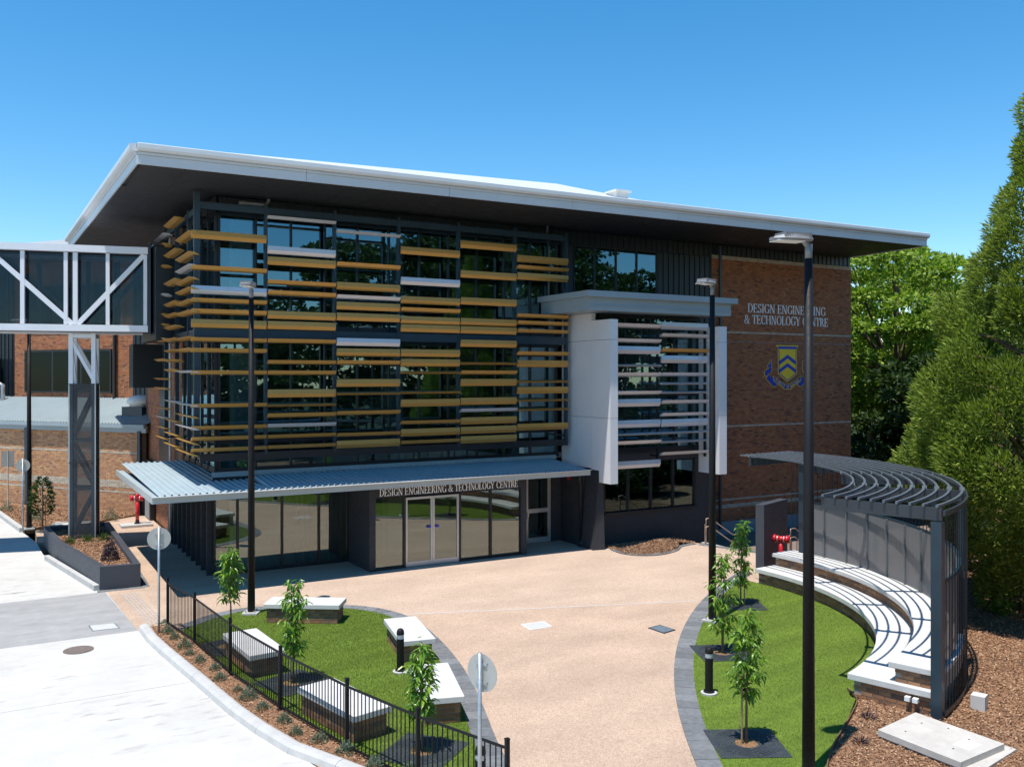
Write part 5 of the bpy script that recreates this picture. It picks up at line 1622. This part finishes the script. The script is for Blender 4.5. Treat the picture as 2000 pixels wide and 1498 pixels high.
TREES = [((5.0, 22.35), 2.28, 1.05, .36, 230, [], 'young tree with dense bright crown at the fence, farthest left', 0, 20),
         ((5.55, 19.0), 2.05, .55, .40, 230, [], 'young tree between two benches on the left lawn', 1, 20),
         ((6.5, 14.4), 1.72, .55, .36, 200, [(.03, .06, 1.9)], 'young tree with thin stake close to the fence at the bottom', 2, 38),
         ((18.6, 19.05), 2.25, .5, .37, 240, [(.1, -.05, 1.3)], 'young tree nearest the dark free standing wall', 3, -30),
         ((14.98, 15.95), 2.3, .45, .40, 230, [(.08, .05, 1.2)], 'young tree directly right of the middle lamp post', 4, -25),
         ((11.66, 11.8), 2.22, .75, .38, 260, [(-.09, .02, 1.25)], 'young tree nearest the bottom edge of the right lawn', 5, -28)]
for (p, h, zl, rad, n, stk, lab, sd_i, rz) in TREES:
    young_tree(p[0], p[1], h, zl, rad, n, stk, lab, 100 + sd_i)
    grate(p[0] + (0 if sd_i else -.1), p[1], R(rz), 'square iron grate under the ' + lab.replace('young ', '').replace('with dense bright crown ', '').replace(' at bottom of', ' on'))

# ------------------------------------------------------------------ small plants
def shrub_mesh(name, mat, n, r, h, L, w, seed):
    rng = np.random.default_rng(seed)
    th = rng.uniform(0, 2 * np.pi, n); f = rng.uniform(0, 1, n) ** .6
    c = np.c_[np.cos(th) * r * f * .8, np.sin(th) * r * f * .8, h * (1 - f ** 2) * rng.uniform(.2, 1, n)]
    d = np.c_[np.cos(th) * f, np.sin(th) * f, rng.uniform(.2, 1.2, n)] + rng.normal(0, .35, (n, 3))
    return quads_mesh(name, cards(c, d, L, w, rng), mat)
sage = [shrub_mesh('shrub', sage_leaf, 420, .17, .2, .055, .014, 50 + i) for i in range(3)]
mid = offset_line(KERB, .56)
mid = resample(mid, .74)
ORD = ['first', 'second', 'third', 'fourth', 'fifth', 'sixth', 'seventh']
spots = []
for p in mid[:20]:
    spots.append((p[0] + random.uniform(-.13, .13), p[1] + random.uniform(-.16, .16)))
bays = {}
for q in spots:
    k = max([j for j, f in enumerate(FENCE) if f[1] >= q[1] - .05] or [0])
    bays.setdefault(k, []).append(q)
i = 0
for k, qs in sorted(bays.items()):
    for n_, q in enumerate(qs):
        o = link('shrub', sage[i % 3], None, (q[0], q[1], .04), rz=random.uniform(0, 6))
        s_ = random.uniform(.7, 1.2); o.scale = (s_, s_, s_ * random.uniform(.8, 1.1))
        where = 'past the %s fence post' % ORD[k]
        tag(o, 'grey green shrub, number %s %s counted from the far end' % (ORD[n_], where), 'shrub', 'low shrubs along the kerb')
        i += 1
tuft = shrub_mesh('grass_tuft', strap_leaf, 90, .1, .05, .28, .02, 80)
for i, (x, y) in enumerate([(2.35, 36.0), (2.95, 36.2), (3.5, 36.15)]):
    o = link('grass_tuft', tuft, None, (x, y, .55), rz=i * 1.3)
    tag(o, 'strappy green tuft in the planter, ' + ['left of', 'directly before', 'right before'][i] + ' the tower foot', 'plant', 'tufts in the planter')
pb = shrub_mesh('bush', purple_leaf, 700, .3, .75, .09, .035, 81)
o = link('bush', pb, None, (3.3, 32.2, .55)); tag(o, 'sparse dark bush in the front half of the planter', 'bush')
gb = shrub_mesh('bush', sage_leaf, 500, .35, .5, .08, .02, 82)
for i, (x, y, lab) in enumerate([(4.6, 44.5, 'pale grey bush right of the tower against the brick wall'), (1.6, 45.6, 'pale grey bush at the foot of the brick wall near the lamp post'), (.5, 49.8, 'pale grey bush at the far left edge')]):
    o = link('bush', gb, None, (x, y, .09), rz=i); tag(o, lab, 'bush', 'pale bushes by the brick wall')
dm = shrub_mesh('seedling', purple_leaf, 60, .12, .06, .12, .02, 83)
for i, (x, y, lab) in enumerate([(14.57, 11.52, 'dark seedling in the mulch by the seating end'), (13.45, 10.8, 'dark seedling in the mulch by the turf edge')]):
    o = link('seedling', dm, None, (x, y, .02), rz=i); tag(o, lab, 'plant', 'dark seedlings in the mulch')
# small magnolia like tree by the brick wall
mt = empty('small_tree', (1.75, 42.9, .09))
MB().tube([(1.75, 42.9, .09), (1.77, 42.9, 1.2), (1.74, 42.9, 2.1)], [.04, .03, .01], 6).build('trunk', bark_m, mt)
MB().tube([(1.87, 42.9, .09), (1.87, 42.9, 1.3)], .025, 6).build('stake', stake_m, mt)
rng = np.random.default_rng(9); n = 700
z = rng.uniform(.7, 2.3, n); th = rng.uniform(0, 6.28, n); rr = .48 * (1 - ((z - 1.3) / 1.1) ** 2).clip(.1, 1) * rng.uniform(.4, 1, n)
cc = np.c_[1.75 + np.cos(th) * rr, 42.9 + np.sin(th) * rr, z]
o = link('crown', quads_mesh('crown', cards(cc - np.array([1.75, 42.9, .09]), np.c_[np.cos(th), np.sin(th), rng.uniform(-.2, .8, n)], .17, .07, rng), dark_leaf), mt); o['kind'] = 'stuff'
tag(mt, 'small dark leaved tree between the far lamp post and the tower', 'tree')
fs_ = MB().cbox((2.9, 43.6, .12), (1.5, 1.0, .12), R(-20)).build('concrete_slab', kerb_m); tag(fs_, 'pale concrete slab in the far bed behind the tower', 'slab')

# ------------------------------------------------------------------ big trees
def crown_points(centres, radii, per, rng, flat=.6):
    """leaf positions and directions on lumpy clusters"""
    cs = []; ds = []; ns = []
    for (c, r) in zip(centres, radii):
        v = unit(rng.normal(size=(per, 3)))
        v[:, 2] = np.abs(v[:, 2]) * .9 - .25
        rad = r * rng.uniform(.55, 1.0, per) ** .5
        p = v * rad[:, None]; p[:, 2] *= flat
        cs.append(c + p); ds.append(v + rng.normal(0, .6, (per, 3))); ns.append(v * (.7, .7, 1) + (0, 0, .25))
    global CN
    CN = np.concatenate(ns)
    return np.concatenate(cs), np.concatenate(ds)
def broad_tree(name, x, y, h, r, nclus, per, mat, leaf, lab, seed, low=.18, trunk=.35, flat=.6, squash=.55):
    rng = np.random.default_rng(seed)
    t = empty(name, (x, y, -.7), world=False)
    lim = MB(); lim.tube([(0, 0, 0), (.1, 0, h * .3), (-.1, .1, h * .55)], [trunk, trunk * .75, trunk * .4], 10)
    cen = []; rad = []
    while len(cen) < nclus:
        v = rng.normal(size=3); v /= np.linalg.norm(v); q = rng.uniform(.35, 1) ** .5
        p = np.array([v[0] * r * q, v[1] * r * q, h * (low + 1) / 2 + v[2] * h * (1 - low) / 2 * q])
        cen.append(p); rad.append(r * rng.uniform(.14, .26))
    lim.build('trunk', bark_m, t, smooth=True)
    br = MB()
    for p in cen[:40]:
        b0 = Vector((0, 0, h * .35 + .15 * h * rng.random()))
        br.tube([b0, b0.lerp(Vector(p), .5) + Vector((0, 0, .4)), Vector(p)], [trunk * .3, trunk * .18, .03], 5)
    br.build('branch', bark_m, t, kind='stuff')
    c, d = crown_points(cen, rad, per, rng, flat)
    o = link('crown', quads_mesh('crown', cards(c, d, leaf, leaf * .5, rng, CN, .45), mat), t); o['kind'] = 'stuff'
    tag(t, lab, 'tree')
    return t
def conifer(x, y, h, r, lab, seed, per, nplume, prof):
    rng = np.random.default_rng(seed)
    t = empty('conifer_tree', (x, y, -.05), world=False)
    MB().tube([(0, 0, 0), (.05, 0, h * .5), (0, 0, h * .93)], [.38, .22, .04], 10).build('trunk', bark_m, t)
    C = []; D = []; N = []
    br = MB()
    fs = np.linspace(0, 1, 400); wgt = np.array([prof(f) + .12 for f in fs]); cum = np.cumsum(wgt) / wgt.sum()
    for i in range(nplume):
        f = float(np.interp((i + rng.random()) / nplume, cum, fs))
        z = h * f
        th = i * 2.39996 + rng.normal(0, .3)
        lump = 1 + .12 * math.sin(3 * th + z * .9) + .08 * math.sin(5 * th - z * 1.9)
        R_ = r * prof(f) * lump * rng.uniform(.78, 1.08)
        out = np.array([math.cos(th), math.sin(th), 0])
        s_ = rng.uniform(.7, 1.25) * (.62 + .38 * R_ / r)
        rad = np.array([.58, .58, .72]) * s_
        c = out * max(.05, R_ - .42 * s_) + np.array([0, 0, z])
        n = int(per * s_ ** 2)
        v = unit(rng.normal(size=(n, 3)))
        k = (v @ out) < -.25
        v[k] -= 2 * (v[k] @ out)[:, None] * out
        # ragged little fingers break the lobe up
        fing = 1 + .16 * np.sin(v[:, 0] * 9 + i) * np.sin(v[:, 1] * 8 + 2 * i) * np.sin(v[:, 2] * 9)
        p = c + v * rad * (rng.uniform(.72, 1.06, n) * fing)[:, None]
        C.append(p); N.append(v + (0, 0, .15)); D.append(v * .55 + out * .45 + np.array([0, 0, .35]) + rng.normal(0, .3, (n, 3)))
        if i % 3 == 0: br.tube([(0, 0, max(.3, z - .4 * R_)), tuple(c * .6 + np.array([0, 0, z * .38])), tuple(c)], [.05, .035, .012], 4)
    br.build('branch', bark_m, t, kind='stuff')
    C = np.concatenate(C); D = np.concatenate(D); N = np.concatenate(N)
    o = link('crown', quads_mesh('crown', cards(C, D, .17, .04, rng, N, .32), conifer_leaf), t); o['kind'] = 'stuff'
    tag(t, lab, 'conifer')
cprof = lambda f: float(np.interp(f, [0, .07, .13, .19, .26, .36, .46, .57, .70, .84, .93, 1.0], [.30, .42, .58, .80, .97, 1.0, .83, .65, .46, .22, .10, .02]))
conifer(24.6, 14.0, 14.2, 3.12, 'huge yellow green conifer filling the right edge beyond the pergola', 31, 700, 330, cprof)
broad_tree('broadleaf_tree', 47.5, 35.5, 15.8, 6.0, 120, 300, decid_leaf, .32, 'bright green feathery tree between the building end and the conifer', 41, .25)
broad_tree('broadleaf_tree', 56.0, 44.0, 17.0, 6.5, 120, 260, decid_leaf, .38, 'farther green tree showing under the roof corner', 42, .2)
broad_tree('broadleaf_tree', 52.0, 32.0, 13.5, 5.5, 120, 280, decid_leaf, .36, 'green tree filling the gap left of the big conifer', 46, .1)
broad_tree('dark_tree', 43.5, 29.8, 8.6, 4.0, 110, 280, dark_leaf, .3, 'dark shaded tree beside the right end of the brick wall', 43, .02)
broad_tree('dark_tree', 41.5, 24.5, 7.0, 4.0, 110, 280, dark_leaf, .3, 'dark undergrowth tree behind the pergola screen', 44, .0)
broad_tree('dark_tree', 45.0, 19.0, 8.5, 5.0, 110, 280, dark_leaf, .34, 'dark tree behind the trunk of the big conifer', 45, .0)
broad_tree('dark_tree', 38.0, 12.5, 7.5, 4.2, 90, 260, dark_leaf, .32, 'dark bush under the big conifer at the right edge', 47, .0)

# trees on the near side of the plaza: behind the photographer, mirrored in the upper windows
rng = np.random.default_rng(77)
cen = []; rad = []
for (x, y, h, r) in ((24, -8, 17, 6), (31, -12, 20, 7), (38, -9, 21, 7.5), (46, -13, 22, 8), (17, -14, 13, 5), (52, -8, 17, 5), (10, -16, 9, 4), (42, -15, 25, 8), (50, -17, 25, 7)):
    for i in range(75):
        v = rng.normal(size=3); v /= np.linalg.norm(v); q = rng.uniform(.4, 1) ** .5
        cen.append(np.array([x + v[0] * r * q, y + v[1] * r * q, h * .54 + v[2] * h * .46 * q])); rad.append(r * rng.uniform(.18, .3))
c, d = crown_points(cen, rad, 210, rng)
tag(link('woodland', quads_mesh('woodland', cards(c, d, .5, .26, rng, CN, .5), reflect_leaf)), 'belt of tall trees mirrored in the upper windows', 'trees', kind='stuff')

# low dark growth and farther trees that close the view at the right
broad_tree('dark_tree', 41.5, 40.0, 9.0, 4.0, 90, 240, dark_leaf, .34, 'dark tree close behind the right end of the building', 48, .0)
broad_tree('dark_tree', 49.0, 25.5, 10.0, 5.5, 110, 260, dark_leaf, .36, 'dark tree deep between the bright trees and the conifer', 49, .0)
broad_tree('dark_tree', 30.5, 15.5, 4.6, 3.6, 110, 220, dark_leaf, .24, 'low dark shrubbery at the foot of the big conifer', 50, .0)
rng = np.random.default_rng(78)
cen = []; rad = []
for i in range(420):
    a = R(rng.uniform(-25, 62)); q = rng.uniform(75, 130)
    cen.append(np.array([q * math.cos(a), q * math.sin(a), rng.uniform(.5, 8.5)])); rad.append(rng.uniform(2.2, 4.2))
c, d = crown_points(cen, rad, 110, rng)
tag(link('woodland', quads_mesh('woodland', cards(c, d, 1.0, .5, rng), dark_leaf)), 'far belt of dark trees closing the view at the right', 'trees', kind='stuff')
